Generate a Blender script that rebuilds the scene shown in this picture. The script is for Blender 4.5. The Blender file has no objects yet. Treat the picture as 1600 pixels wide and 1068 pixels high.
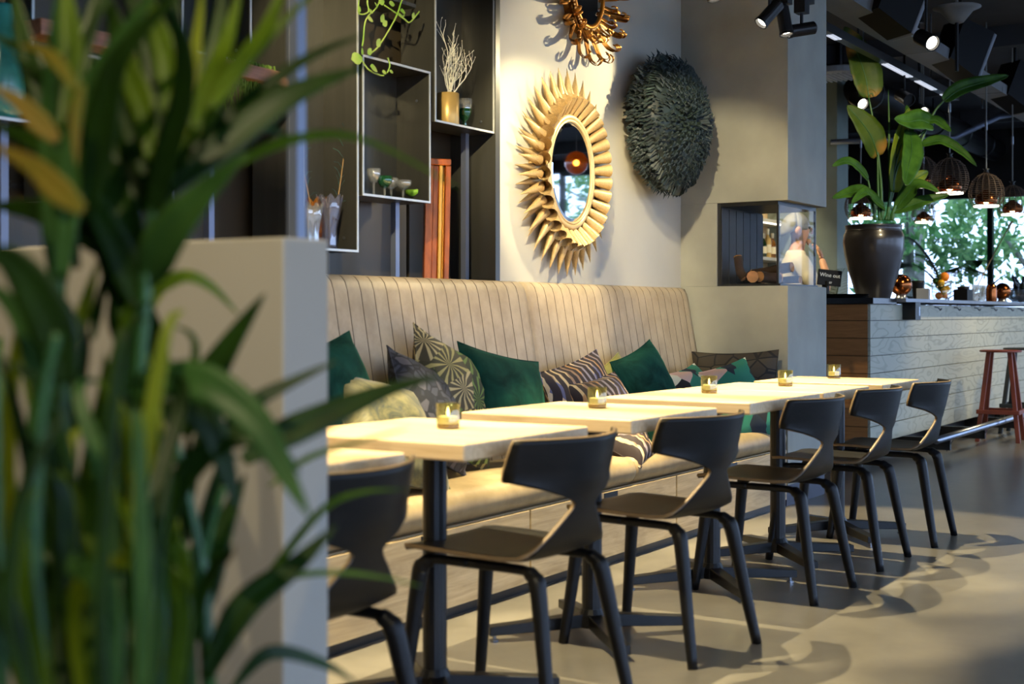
import bpy, bmesh, math, random
from mathutils import Vector, Matrix, Euler
R = math.radians
PI = math.pi
random.seed(7)
sc = bpy.context.scene
COL = sc.collection

# ------------------------------------------------------------------ camera
FPX, CAMH, HORIZ = 2100.0, 1.08, 491.0
YAW = math.atan((2130 - 800) / FPX)
FW = Vector((math.cos(YAW), math.sin(YAW), 0)); RT = Vector((math.sin(YAW), -math.cos(YAW), 0))
cam_d = bpy.data.cameras.new('camera')
cam = bpy.data.objects.new('camera', cam_d); COL.objects.link(cam)
cam_d.sensor_width = 36.0; cam_d.lens = FPX / 1600 * 36
cam_d.shift_y = -(534 - HORIZ) / 1600
cam_d.clip_start = 0.05; cam_d.clip_end = 200
cam.location = (0, 0, CAMH)
cam.rotation_euler = (PI / 2, 0, YAW - PI / 2)
cam_d.dof.use_dof = True; cam_d.dof.focus_distance = 7.4; cam_d.dof.aperture_fstop = 3.0
sc.camera = cam

# ------------------------------------------------------------------ view, world
sc.view_settings.view_transform = 'Standard'; sc.view_settings.look = 'None'
sc.view_settings.gamma = 1.0; sc.view_settings.use_curve_mapping = False
sc.view_settings.exposure = 0.0
w = bpy.data.worlds.new('sky'); sc.world = w; w.use_nodes = True
bg = w.node_tree.nodes['Background']
bg.inputs[0].default_value = (0.47, 0.64, 1.0, 1); bg.inputs[1].default_value = 5.6

def spot(name, loc, target, power, col=(1.0, 0.84, 0.50), cone=50, blend=0.35, size=0.012):
    d = bpy.data.lights.new(name, 'SPOT'); d.energy = power; d.color = col
    d.spot_size = R(cone); d.spot_blend = blend; d.shadow_soft_size = size
    o = bpy.data.objects.new(name, d); COL.objects.link(o)
    o.location = loc
    o.rotation_euler = (Vector(target) - Vector(loc)).to_track_quat('-Z', 'Y').to_euler()
    return o

# ------------------------------------------------------------------ helpers
def at(px, py, d):
    """a point d metres away, measured along the view axis"""
    u = (px - 800) / FPX
    p = (FW + RT * u) * d
    return Vector((p.x, p.y, CAMH - (py - HORIZ) / FPX * d))
def atY(px, py, Y):
    u = (px - 800) / FPX
    r = FW + RT * u
    return at(px, py, Y / r.y)
def atX(px, py, X):
    u = (px - 800) / FPX
    r = FW + RT * u
    return at(px, py, X / r.x)

class MB:
    def __init__(s): s.v = []; s.f = []; s.m = []
    def add(s, vs, fs, mi=0):
        o = len(s.v); s.v += [tuple(v) for v in vs]
        s.f += [tuple(i + o for i in f) for f in fs]; s.m += [mi] * len(fs); return s
    def box(s, x0, x1, y0, y1, z0, z1, mi=0, mat=None):
        vs = [Vector(p) for p in ((x0,y0,z0),(x1,y0,z0),(x1,y1,z0),(x0,y1,z0),(x0,y0,z1),(x1,y0,z1),(x1,y1,z1),(x0,y1,z1))]
        if mat is not None: vs = [mat @ p for p in vs]
        return s.add(vs, [(3,2,1,0),(4,5,6,7),(0,1,5,4),(1,2,6,5),(2,3,7,6),(3,0,4,7)], mi)
    def quad(s, a, b, c, d, mi=0): return s.add([a,b,c,d], [(0,1,2,3)], mi)
    def tube(s, pts, r, n=8, mi=0, caps=True, sx=1.0, sy=1.0, up=None):
        pts = [Vector(p) for p in pts]
        rr = r if isinstance(r, (list, tuple)) else [r] * len(pts)
        vs = []; prev = None
        for i, p in enumerate(pts):
            t = (pts[min(i+1, len(pts)-1)] - pts[max(i-1, 0)])
            t = t.normalized() if t.length > 1e-9 else Vector((0,0,1))
            if prev is None:
                a = Vector(up) if up else (Vector((0,0,1)) if abs(t.z) < .9 else Vector((1,0,0)))
                u = (a - t * a.dot(t)).normalized()
            else:
                u = (prev - t * prev.dot(t))
                u = u.normalized() if u.length > 1e-6 else prev
            prev = u; w_ = t.cross(u)
            for k in range(n):
                an = 2 * PI * (k + .5) / n
                vs.append(p + u * (math.cos(an) * rr[i] * sx) + w_ * (math.sin(an) * rr[i] * sy))
        fs = []
        for i in range(len(pts) - 1):
            for k in range(n):
                fs.append((i*n+k, i*n+(k+1) % n, (i+1)*n+(k+1) % n, (i+1)*n+k))
        if caps:
            fs.append(tuple(range(n))[::-1]); fs.append(tuple(range((len(pts)-1)*n, len(pts)*n)))
        return s.add(vs, fs, mi)
    def lathe(s, prof, n=24, c=(0,0,0), mi=0, mat=None, cap=True):
        c = Vector(c); vs = []
        for r, z in prof:
            for k in range(n):
                an = 2 * PI * k / n
                p = Vector((r * math.cos(an), r * math.sin(an), z))
                vs.append((mat @ p if mat is not None else p) + c)
        fs = []
        for i in range(len(prof) - 1):
            for k in range(n):
                fs.append((i*n+k, i*n+(k+1) % n, (i+1)*n+(k+1) % n, (i+1)*n+k))
        if cap:
            if prof[0][0] > 1e-4: fs.append(tuple(range(n))[::-1])
            if prof[-1][0] > 1e-4: fs.append(tuple(range((len(prof)-1)*n, len(prof)*n)))
        return s.add(vs, fs, mi)
    def ball(s, c, r, n=12, mi=0, sz=1.0):
        prof = [(max(1e-5, r * math.sin(PI * i / (n // 2 + 2))), -r * sz * math.cos(PI * i / (n // 2 + 2))) for i in range(n // 2 + 3)]
        return s.lathe(prof, n, c, mi, cap=False)
    def grid(s, fn, nu, nv, mi=0):
        vs = [fn(i / nu, j / nv) for j in range(nv + 1) for i in range(nu + 1)]
        fs = [(j*(nu+1)+i, j*(nu+1)+i+1, (j+1)*(nu+1)+i+1, (j+1)*(nu+1)+i) for j in range(nv) for i in range(nu)]
        return s.add(vs, fs, mi)
    def mesh(s, name):
        me = bpy.data.meshes.new(name); me.from_pydata(s.v, [], s.f); return me
    def build(s, name, mats, parent=None, smooth=False, bevel=0, solid=0, sub=0, world=False, seg=2, rim=None, angle=None):
        if world and parent is not None:
            o_ = parent.location if parent.parent is None else parent.location + parent.parent.location
            s.v = [(a[0]-o_.x, a[1]-o_.y, a[2]-o_.z) for a in s.v]
        me = s.mesh(name)
        if not isinstance(mats, (list, tuple)): mats = [mats]
        for m in mats: me.materials.append(m)
        if len(mats) > 1:
            for p, mi in zip(me.polygons, s.m): p.material_index = mi
        if smooth:
            for p in me.polygons: p.use_smooth = True
        ob = bpy.data.objects.new(name, me); COL.objects.link(ob)
        if parent is not None: ob.parent = parent
        if solid:
            md = ob.modifiers.new('s', 'SOLIDIFY'); md.thickness = solid; md.offset = 0
            if rim is not None: md.material_offset_rim = rim
        if bevel:
            md = ob.modifiers.new('b', 'BEVEL'); md.width = bevel; md.segments = seg; md.limit_method = 'ANGLE'; md.angle_limit = R(40)
        if sub:
            md = ob.modifiers.new('u', 'SUBSURF'); md.levels = sub; md.render_levels = sub
        return ob

def tag(o, label=None, cat=None, group=None, kind=None):
    if label: o['label'] = label
    if cat: o['category'] = cat
    if group: o['group'] = group
    if kind: o['kind'] = kind
    return o
def thing(name, label, cat, loc=(0,0,0), rotz=0, group=None):
    o = bpy.data.objects.new(name, None); COL.objects.link(o)
    o.empty_display_size = .05
    o.location = loc; o.rotation_euler = (0, 0, rotz)
    return tag(o, label, cat, group)
def copy_tree(o, parent=None):
    c = o.copy(); COL.objects.link(c); c.parent = parent
    for ch in list(o.children): copy_tree(ch, c)
    return c
def smooth_pts(pts, n):
    """Catmull-Rom through the points"""
    P = [Vector(p) for p in pts]; out = []
    m = len(P) - 1
    for i in range(n + 1):
        t = i / n * m; k = min(int(t), m - 1); f = t - k
        p0 = P[max(k-1, 0)]; p1 = P[k]; p2 = P[k+1]; p3 = P[min(k+2, m)]
        out.append(.5 * ((2*p1) + (p2-p0)*f + (2*p0-5*p1+4*p2-p3)*f*f + (3*p1-p0-3*p2+p3)*f**3))
    return out
def interp(tab, t):
    for (a, va), (b, vb) in zip(tab, tab[1:]):
        if t <= b:
            f = (t - a) / (b - a) if b > a else 0
            return va + (vb - va) * f
    return tab[-1][1]
# ------------------------------------------------------------------ materials
def lin(c):
    return tuple(((x/255)/12.92 if x/255 <= .04045 else ((x/255+.055)/1.055)**2.4) for x in c) + (1,)
def setin(b, k, v):
    if k in b.inputs: b.inputs[k].default_value = v
def base(name):
    m = bpy.data.materials.new(name); m.use_nodes = True
    nt = m.node_tree; return m, nt, nt.nodes['Principled BSDF'], nt.nodes, nt.links
def coords(nt, scale=(1,1,1), rot=(0,0,0), kind='Object'):
    tc = nt.nodes.new('ShaderNodeTexCoord'); mp = nt.nodes.new('ShaderNodeMapping')
    nt.links.new(tc.outputs[kind], mp.inputs[0]); mp.inputs['Scale'].default_value = scale; mp.inputs['Rotation'].default_value = rot
    return mp.outputs[0]
def noise(nt, vec, scale, detail=3, rough=.5, dist=0):
    n = nt.nodes.new('ShaderNodeTexNoise'); nt.links.new(vec, n.inputs['Vector'])
    n.inputs['Scale'].default_value = scale; n.inputs['Detail'].default_value = detail
    n.inputs['Roughness'].default_value = rough; n.inputs['Distortion'].default_value = dist
    return n.outputs['Fac']
def ramp(nt, fac, stops, const=False):
    r = nt.nodes.new('ShaderNodeValToRGB'); nt.links.new(fac, r.inputs[0])
    if const: r.color_ramp.interpolation = 'CONSTANT'
    e = r.color_ramp.elements
    while len(e) < len(stops): e.new(0.5)
    for i, (p, c) in enumerate(stops): e[i].position = p; e[i].color = c
    return r.outputs[0]
def bump(nt, b, fac, strength=.2, dist=.01):
    n = nt.nodes.new('ShaderNodeBump'); nt.links.new(fac, n.inputs['Height'])
    n.inputs['Strength'].default_value = strength; n.inputs['Distance'].default_value = dist
    nt.links.new(n.outputs[0], b.inputs['Normal'])
def dark(c, k): return (c[0]*k, c[1]*k, c[2]*k, 1)
def mat(name, col, rough=.5, metal=0, vary=.18, scale=6, bmp=0, bscale=40, spec=.5, sheen=0, sheen_tint=None, emit=0, ecol=None, coat=0, stretch=(1,1,1)):
    m, nt, b, N, L = base(name)
    c = lin(col) if max(col) > 1.01 else tuple(col) + (1,)
    if vary:
        v = coords(nt, stretch); f = noise(nt, v, scale, 4)
        L.new(ramp(nt, f, [(.3, dark(c, 1-vary)), (.7, dark(c, 1+vary))]), b.inputs['Base Color'])
    else: b.inputs['Base Color'].default_value = c
    b.inputs['Roughness'].default_value = rough; b.inputs['Metallic'].default_value = metal
    setin(b, 'Specular IOR Level', spec)
    if sheen: setin(b, 'Sheen Weight', sheen); setin(b, 'Sheen Roughness', .4); setin(b, 'Sheen Tint', sheen_tint or c)
    if coat: setin(b, 'Coat Weight', coat); setin(b, 'Coat Roughness', .1)
    if bmp:
        v2 = coords(nt, stretch); bump(nt, b, noise(nt, v2, bscale, 3), bmp)
    if emit:
        b.inputs['Emission Color'].default_value = (lin(ecol) if ecol else c); b.inputs['Emission Strength'].default_value = emit
    return m
def wood(name, c1, c2, axis=0, rough=.45, scale=1.0, dist=2.5, bmp=.1, coat=0, spec=.5):
    m, nt, b, N, L = base(name)
    s = [9*scale]*3; s[axis] = .9*scale
    v = coords(nt, s)
    f = noise(nt, v, 2.2, 6, .62, dist)
    s2 = [60*scale]*3; s2[axis] = 1.5*scale
    f2 = noise(nt, coords(nt, s2), 2.0, 3, .6)
    mx = N.new('ShaderNodeMath'); mx.operation = 'MULTIPLY_ADD'; L.new(f2, mx.inputs[0]); mx.inputs[1].default_value = .45; L.new(f, mx.inputs[2])
    L.new(ramp(nt, mx.outputs[0], [(.45, lin(c1)), (.95, lin(c2))]), b.inputs['Base Color'])
    b.inputs['Roughness'].default_value = rough
    setin(b, 'Specular IOR Level', spec)
    if coat: setin(b, 'Coat Weight', coat)
    if bmp: bump(nt, b, mx.outputs[0], bmp, .004)
    return m
def ringwood(name, c1, c2, c3):
    """pale sawn planks with cathedral figure"""
    m, nt, b, N, L = base(name)
    oi = N.new('ShaderNodeObjectInfo')
    tc = N.new('ShaderNodeTexCoord')
    add = N.new('ShaderNodeVectorMath'); add.operation = 'ADD'
    mul = N.new('ShaderNodeVectorMath'); mul.operation = 'SCALE'; mul.inputs['Scale'].default_value = 40
    cmb = N.new('ShaderNodeCombineXYZ'); L.new(oi.outputs['Random'], cmb.inputs[0]); L.new(oi.outputs['Random'], cmb.inputs[2])
    L.new(cmb.outputs[0], mul.inputs[0]); L.new(tc.outputs['Object'], add.inputs[0]); L.new(mul.outputs[0], add.inputs[1])
    mp = N.new('ShaderNodeMapping'); L.new(add.outputs[0], mp.inputs[0]); mp.inputs['Scale'].default_value = (.9, 3.8, 3.8)
    nz = noise(nt, mp.outputs[0], 1.3, 2, .5)
    wv = N.new('ShaderNodeMath'); wv.operation = 'MULTIPLY'; L.new(nz, wv.inputs[0]); wv.inputs[1].default_value = 74
    sn = N.new('ShaderNodeMath'); sn.operation = 'SINE'; L.new(wv.outputs[0], sn.inputs[0])
    ma = N.new('ShaderNodeMapRange'); L.new(sn.outputs[0], ma.inputs[0]); ma.inputs[1].default_value = -1; ma.inputs[2].default_value = 1
    rc = ramp(nt, ma.outputs[0], [(0, lin(c1)), (.25, lin(c2)), (1, lin(c2))])
    mix = N.new('ShaderNodeMix'); mix.data_type = 'RGBA'; L.new(rc, mix.inputs[6]); mix.inputs[7].default_value = lin(c3)
    rr = N.new('ShaderNodeMath'); rr.operation = 'MULTIPLY'; L.new(oi.outputs['Random'], rr.inputs[0]); rr.inputs[1].default_value = .55
    L.new(rr.outputs[0], mix.inputs[0]); L.new(mix.outputs[2], b.inputs['Base Color'])
    b.inputs['Roughness'].default_value = .5
    bump(nt, b, ma.outputs[0], .12, .003)
    return m
def thin_glass(name, tint=(1,1,1), refl=.08, rough=.0, edge=.9, milk=0.0, mcol=(.8,.8,.8)):
    m = bpy.data.materials.new(name); m.use_nodes = True; nt = m.node_tree; N = nt.nodes; L = nt.links
    N.clear()
    out = N.new('ShaderNodeOutputMaterial'); mix = N.new('ShaderNodeMixShader')
    tr = N.new('ShaderNodeBsdfTransparent'); gl = N.new('ShaderNodeBsdfGlossy')
    tr.inputs[0].default_value = tuple(tint) + (1,); gl.inputs['Roughness'].default_value = rough
    lw = N.new('ShaderNodeLayerWeight'); lw.inputs[0].default_value = .5
    pw = N.new('ShaderNodeMath'); pw.operation = 'POWER'; L.new(lw.outputs['Facing'], pw.inputs[0]); pw.inputs[1].default_value = 4
    mr = N.new('ShaderNodeMapRange'); L.new(pw.outputs[0], mr.inputs[0]); mr.inputs[3].default_value = refl; mr.inputs[4].default_value = edge
    L.new(mr.outputs[0], mix.inputs[0]); L.new(tr.outputs[0], mix.inputs[1]); L.new(gl.outputs[0], mix.inputs[2]); L.new(mix.outputs[0], out.inputs[0])
    if milk:
        df = N.new('ShaderNodeBsdfDiffuse'); df.inputs[0].default_value = tuple(mcol) + (1,)
        m3 = N.new('ShaderNodeMixShader'); m3.inputs[0].default_value = milk
        L.new(tr.outputs[0], m3.inputs[1]); L.new(df.outputs[0], m3.inputs[2]); L.new(m3.outputs[0], mix.inputs[1])
    return m
def emitter(name, col, s):
    m, nt, b, N, L = base(name)
    b.inputs['Base Color'].default_value = (.8,.8,.8,1)
    b.inputs['Emission Color'].default_value = lin(col); b.inputs['Emission Strength'].default_value = s
    return m
def leafmat(name, c1, c2, rough=.35, trans=.25, vein=True, tip=None):
    m, nt, b, N, L = base(name)
    v = coords(nt, (1,1,1)); f = noise(nt, v, 9, 3)
    col = ramp(nt, f, [(.3, lin(c1)), (.7, lin(c2))])
    if tip:
        f3 = noise(nt, coords(nt), 3.2, 2)
        t = ramp(nt, f3, [(.56, (0,0,0,1)), (.68, (1,1,1,1))])
        mx = N.new('ShaderNodeMix'); mx.data_type = 'RGBA'; L.new(t, mx.inputs[0]); L.new(col, mx.inputs[6]); mx.inputs[7].default_value = lin(tip); col = mx.outputs[2]
    L.new(col, b.inputs['Base Color']); b.inputs['Roughness'].default_value = rough + .12; setin(b, 'Specular IOR Level', .35)
    out = N['Material Output']; mix = N.new('ShaderNodeMixShader'); tl = N.new('ShaderNodeBsdfTranslucent')
    L.new(col, tl.inputs[0]); mix.inputs[0].default_value = trans
    L.new(b.outputs[0], mix.inputs[1]); L.new(tl.outputs[0], mix.inputs[2]); L.new(mix.outputs[0], out.inputs[0])
    return m
def leather(name, c1, c2):
    m, nt, b, N, L = base(name)
    f = noise(nt, coords(nt), 7, 5, .65)
    L.new(ramp(nt, f, [(.3, lin(c1)), (.72, lin(c2))]), b.inputs['Base Color'])
    b.inputs['Roughness'].default_value = .5
    bump(nt, b, noise(nt, coords(nt), 180, 2), .12, .002)
    return m
def velvet(name, c1, c2):
    m, nt, b, N, L = base(name)
    f = noise(nt, coords(nt, (1, 1, 2.2)), 7, 4, .6, .5)
    L.new(ramp(nt, f, [(.32, lin(c1)), (.72, lin(c2))]), b.inputs['Base Color'])
    b.inputs['Roughness'].default_value = .85
    setin(b, 'Sheen Weight', .55); setin(b, 'Sheen Roughness', .35); setin(b, 'Sheen Tint', lin((70,150,120)))
    setin(b, 'Specular IOR Level', .1)
    return m
def fabric_harlequin(name):
    m, nt, b, N, L = base(name)
    v = coords(nt, (1,1,1))
    nz = noise(nt, v, 6, 2)
    sep = N.new('ShaderNodeSeparateXYZ'); L.new(v, sep.inputs[0])
    def sine(src, k, off_src=None, ko=0, ph=0.0):
        a = N.new('ShaderNodeMath'); a.operation = 'MULTIPLY_ADD'; L.new(src, a.inputs[0]); a.inputs[1].default_value = k; a.inputs[2].default_value = ph
        last = a
        if off_src is not None:
            c = N.new('ShaderNodeMath'); c.operation = 'MULTIPLY_ADD'; L.new(off_src, c.inputs[0]); c.inputs[1].default_value = ko; L.new(a.outputs[0], c.inputs[2]); last = c
        s_ = N.new('ShaderNodeMath'); s_.operation = 'SINE'; L.new(last.outputs[0], s_.inputs[0]); return s_.outputs[0]
    wob = sine(sep.outputs[1], 38)
    st = sine(sep.outputs[0], 128, wob, .9)
    mp = N.new('ShaderNodeMapping'); L.new(v, mp.inputs[0]); mp.inputs['Scale'].default_value = (20, 8, .01); mp.inputs['Rotation'].default_value = (0,0,.25)
    vo = N.new('ShaderNodeTexVoronoi'); L.new(mp.outputs[0], vo.inputs['Vector']); vo.inputs['Scale'].default_value = 1
    sepc = N.new('ShaderNodeSeparateColor'); L.new(vo.outputs['Color'], sepc.inputs[0])
    cols = ramp(nt, sepc.outputs[0], [(0, lin((214,186,140))), (.25, lin((150,140,150))), (.45, lin((190,142,92))), (.6, lin((150,118,96))), (.75, lin((228,205,170))), (.9, lin((104,104,140)))], True)
    msk = ramp(nt, st, [(.38, (0,0,0,1)), (.44, (1,1,1,1))])
    mx = N.new('ShaderNodeMix'); mx.data_type = 'RGBA'; L.new(msk, mx.inputs[0]); mx.inputs[6].default_value = lin((46,32,34)); L.new(cols, mx.inputs[7])
    L.new(mx.outputs[2], b.inputs['Base Color']); b.inputs['Roughness'].default_value = .75
    return m
def fabric_palm(name):
    m, nt, b, N, L = base(name)
    v = coords(nt, (1,1,.01))
    vo = N.new('ShaderNodeTexVoronoi'); L.new(v, vo.inputs['Vector']); vo.inputs['Scale'].default_value = 6.5
    sep = N.new('ShaderNodeSeparateXYZ')
    sub = N.new('ShaderNodeVectorMath'); sub.operation = 'SUBTRACT'; L.new(v, sub.inputs[0])
    # direction from each cell's own point, for radiating fronds
    sc_ = N.new('ShaderNodeVectorMath'); sc_.operation = 'SCALE'; L.new(vo.outputs['Position'], sc_.inputs[0]); sc_.inputs['Scale'].default_value = 1.0
    L.new(sc_.outputs[0], sub.inputs[1]); L.new(sub.outputs[0], sep.inputs[0])
    an = N.new('ShaderNodeMath'); an.operation = 'ARCTAN2'; L.new(sep.outputs[1], an.inputs[0]); L.new(sep.outputs[0], an.inputs[1])
    ml = N.new('ShaderNodeMath'); ml.operation = 'MULTIPLY'; L.new(an.outputs[0], ml.inputs[0]); ml.inputs[1].default_value = 13
    sn = N.new('ShaderNodeMath'); sn.operation = 'SINE'; L.new(ml.outputs[0], sn.inputs[0])
    sepc = N.new('ShaderNodeSeparateColor'); L.new(vo.outputs['Color'], sepc.inputs[0])
    hue = ramp(nt, sepc.outputs[0], [(0, lin((166,152,92))), (.3, lin((98,122,50))), (.55, lin((190,170,120))), (.8, lin((120,140,74)))], True)
    k = ramp(nt, sn.outputs[0], [(.2, (.12,.12,.12,1)), (.55, (1,1,1,1))])
    mx = N.new('ShaderNodeMix'); mx.data_type = 'RGBA'; mx.blend_type = 'MULTIPLY'; mx.inputs[0].default_value = 1; L.new(hue, mx.inputs[6]); L.new(k, mx.inputs[7])
    L.new(mx.outputs[2], b.inputs['Base Color']); b.inputs['Roughness'].default_value = .7
    return m
def fabric_cells(name, stops, scale=7, line=None, lw=.05, rnd=1.0, sq=(1,1,.01)):
    m, nt, b, N, L = base(name)
    v = coords(nt, sq, (0, 0, .5))
    nz = N.new('ShaderNodeTexVoronoi'); L.new(v, nz.inputs['Vector']); nz.inputs['Scale'].default_value = scale
    nz.inputs['Randomness'].default_value = rnd
    sepc = N.new('ShaderNodeSeparateColor'); L.new(nz.outputs['Color'], sepc.inputs[0])
    col = ramp(nt, sepc.outputs[0], stops, True)
    if line:
        e = N.new('ShaderNodeTexVoronoi'); e.feature = 'DISTANCE_TO_EDGE'; L.new(v, e.inputs['Vector']); e.inputs['Scale'].default_value = scale; e.inputs['Randomness'].default_value = rnd
        t = ramp(nt, e.outputs['Distance'], [(lw*.7, (1,1,1,1)), (lw, (0,0,0,1))])
        mx = N.new('ShaderNodeMix'); mx.data_type = 'RGBA'; L.new(t, mx.inputs[0]); L.new(col, mx.inputs[6]); mx.inputs[7].default_value = line; col = mx.outputs[2]
    L.new(col, b.inputs['Base Color']); b.inputs['Roughness'].default_value = .8
    bump(nt, b, noise(nt, coords(nt), 300, 1), .1, .001)
    return m
def fabric_mottle(name, a, b_, c, scale=9):
    m, nt, b, N, L = base(name)
    f = noise(nt, coords(nt), scale, 5, .7, 1.2)
    L.new(ramp(nt, f, [(.36, lin(a)), (.48, lin(b_)), (.62, lin(c))]), b.inputs['Base Color'])
    b.inputs['Roughness'].default_value = .55; setin(b, 'Sheen Weight', .3)
    return m

MT = {}
MT['plaster'] = mat('wall plaster', (186,182,170), .75, vary=.06, scale=2.2, bmp=.06, bscale=25)
MT['concrete'] = mat('concrete plaster', (150,150,140), .7, vary=.14, scale=3, bmp=.12, bscale=14)
MT['partition'] = mat('partition plaster', (164,157,144), .75, vary=.03, scale=2)
MT['dark_wall'] = mat('dark wall paint', (26,24,22), .8, vary=.1)
MT['niche_panel'] = mat('bronze metal panel', (74,65,51), .42, .3, vary=.1, scale=2, stretch=(3,3,.4))
MT['ceiling'] = mat('ceiling paint', (66,66,68), .9, vary=.08)
MT['beam'] = mat('beam paint', (120,120,120), .6, vary=.1, scale=3)
MT['blackmetal'] = mat('black powder coated metal', (20,20,22), .38, .2, vary=.1)
MT['steel'] = mat('brushed steel', (150,155,165), .3, .9, vary=.08, stretch=(.3,8,8))
MT['shelfsteel'] = mat('raw steel sheet', (70,69,63), .34, .5, vary=.12, scale=4, stretch=(5,5,.5))
MT['shelfedge'] = mat('pale cut steel edge', (190,190,184), .35, .5, vary=.05)
MT['post'] = mat('blue grey steel post', (112,120,140), .35, .4, vary=.05)
MT['darkblue'] = mat('dark plinth paint', (46,48,66), .5, vary=.08)
MT['oak'] = wood('pale oak top', (196,164,120), (226,200,160), 1, .4)
MT['oakedge'] = wood('pale oak', (190,158,114), (220,192,150), 0, .45)
MT['drawer'] = wood('limed oak drawer', (150,128,92), (198,176,136), 0, .5, 1.0, 2.0, .15)
MT['leather'] = leather('tan leather', (160,141,114), (190,171,142))
MT['seatleather'] = leather('worn tan leather', (140,121,88), (176,154,116))
MT['seam'] = mat('dark stitched seam', (74,58,42), .8, vary=.1)
MT['shell'] = wood('black stained plywood', (14,13,11), (26,23,19), 0, .42, 1.2, 1.5, .05, spec=.22)
MT['shellrim'] = mat('bare plywood edge', (112,92,66), .5, vary=.15, scale=20)
MT['leg'] = mat('black stained leg', (14,14,16), .45, vary=.15, scale=12, spec=.3)
MT['wax'] = mat('tealight wax', (240,228,190), .5, vary=0, emit=.25, ecol=(255,200,110))
MT['flame'] = emitter('candle flame', (255,214,140), 14)
MT['cglass'] = thin_glass('olive candle glass', (.80,.82,.66), .12)
MT['cbase'] = thin_glass('thick olive glass base', (.42,.37,.22), .10)
MT['glass'] = thin_glass('clear glass', (.93,.95,.95), .10)
MT['crystal'] = thin_glass('cut crystal', (.86,.88,.86), .25, .05, milk=.16)
MT['amberglass'] = thin_glass('amber glass', (.72,.36,.08), .12, milk=.3, mcol=(.5,.2,.03))
MT['purpleglass'] = thin_glass('grey violet glass', (.55,.56,.68), .16, milk=.18, mcol=(.35,.36,.5))
MT['greenglass'] = thin_glass('emerald glass', (.06,.36,.12), .18, milk=.25, mcol=(.03,.25,.08))
MT['limeglass'] = mat('lime glass', (140,190,60), .15, vary=.05, emit=.0)
MT['fireglass'] = thin_glass('fireplace glass', (.97,.97,.97), .008, .0, .14)
MT['window'] = thin_glass('window glass', (.97,.98,.98), .04)
MT['mirror'] = mat('mirror', (222,224,224), .02, 1, vary=0)
MT['gold'] = mat('aged gold', (184,156,108), .42, .3, vary=.25, scale=14)
MT['goldframe'] = mat('satin gold rim', (200,174,126), .34, .35, vary=.12, scale=20)
MT['oldgold'] = mat('antique gold leaf', (150,98,34), .36, .75, vary=.3, scale=16)
MT['feather'] = mat('teal grey feather', (30,42,44), .55, vary=.4, scale=10, sheen=.4, sheen_tint=(.4,.6,.5,1))
MT['woven'] = mat('dark woven raffia', (44,40,30), .8, vary=.3, scale=50)
MT['velvet'] = velvet('green velvet', (12,44,36), (30,80,66))
MT['velvet2'] = velvet('deep green velvet', (10,40,34), (24,74,60))
MT['harlequin'] = fabric_harlequin('harlequin print cotton')
MT['palmprint'] = fabric_palm('palm leaf print')
MT['geo'] = fabric_cells('geometric print', [(0, lin((28,24,24))), (.24, lin((40,120,96))), (.44, lin((214,176,158))), (.62, lin((222,216,190))), (.76, lin((28,38,50))), (.9, lin((70,150,120)))], 9, None, .0, .9)
MT['blackline'] = fabric_cells('black lined weave', [(0, lin((52,46,40))), (.5, lin((62,56,48)))], 10, lin((14,14,22)), .055, 1.0, (1,1.4,.01))
MT['bluescale'] = fabric_cells('slate scale print', [(0, lin((56,58,70))), (.4, lin((78,76,84))), (.7, lin((40,44,56)))], 24, lin((20,22,32)), .10)
MT['olive'] = fabric_mottle('olive gold brocade', (38,52,44), (92,88,46), (128,120,70))
MT['olive2'] = fabric_mottle('plain olive cloth', (120,120,50), (140,138,64), (150,146,70), 4)
MT['firebrick'] = mat('dark firebox lining', (25,26,30), .6, vary=.12, scale=3, stretch=(10,10,.4))
MT['bark'] = mat('log bark', (58,40,28), .9, vary=.35, scale=18, bmp=.5)
MT['logend'] = mat('sawn log end', (170,120,74), .8, vary=.2, scale=30)
MT['plank'] = ringwood('pale grey oak plank', (140,138,120), (168,166,146), (182,176,152))
MT['endplank'] = wood('brown cedar plank', (150,94,46), (186,124,66), 1, .45)
MT['barblack'] = mat('black stone bar top', (16,15,15), .25, vary=.1)
MT['barsteel'] = mat('grey steel rail top', (128,132,142), .35, .7, vary=.06)
MT['pot'] = mat('bronze black glazed pot', (44,40,40), .32, .35, vary=.3, scale=5, coat=.3)
MT['copper'] = mat('polished copper', (150,84,44), .16, 1, vary=.1)
MT['orange'] = mat('orange peel', (246,140,14), .45, vary=.1, scale=20, bmp=.15, bscale=90)
MT['lemon'] = mat('lemon peel', (240,184,24), .45, vary=.1, scale=20, bmp=.15, bscale=90)
MT['bottle'] = mat('dark green bottle glass', (14,34,16), .1, vary=.1, spec=.8)
MT['bottleblue'] = mat('navy foil', (22,24,52), .3, .3, vary=.1)
MT['label'] = mat('cream bottle label', (226,214,178), .7, vary=.05)
MT['stoolred'] = mat('rust red stain', (120,50,26), .5, vary=.15, scale=10)
MT['stooldark'] = mat('dark grey stain', (36,40,40), .5, vary=.15, scale=10)
MT['rattan'] = mat('dark rattan', (70,54,38), .7, vary=.3, scale=30)
MT['rope'] = mat('grey cable', (130,132,130), .6, vary=.1)
MT['warmbulb'] = emitter('warm pendant bulb', (255,206,140), 30)
MT['lampwhite'] = emitter('white lamp disc', (255,244,222), 10)
MT['ledrim'] = emitter('white glowing rim', (255,246,228), 4)
MT['ledbar'] = emitter('cool led strip', (214,222,240), .8)
MT['skin'] = mat('skin', (214,160,126), .5, vary=.06, scale=6)
MT['hair'] = mat('silver hair', (150,150,146), .6, vary=.2, scale=40)
MT['chefwhite'] = mat('cream chef jacket', (232,222,196), .8, vary=.05)
MT['apron'] = mat('dark apron', (34,38,44), .8, vary=.1)
MT['teal'] = mat('teal glazed ceramic', (52,128,116), .2, vary=.4, scale=7, coat=.4)
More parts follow.
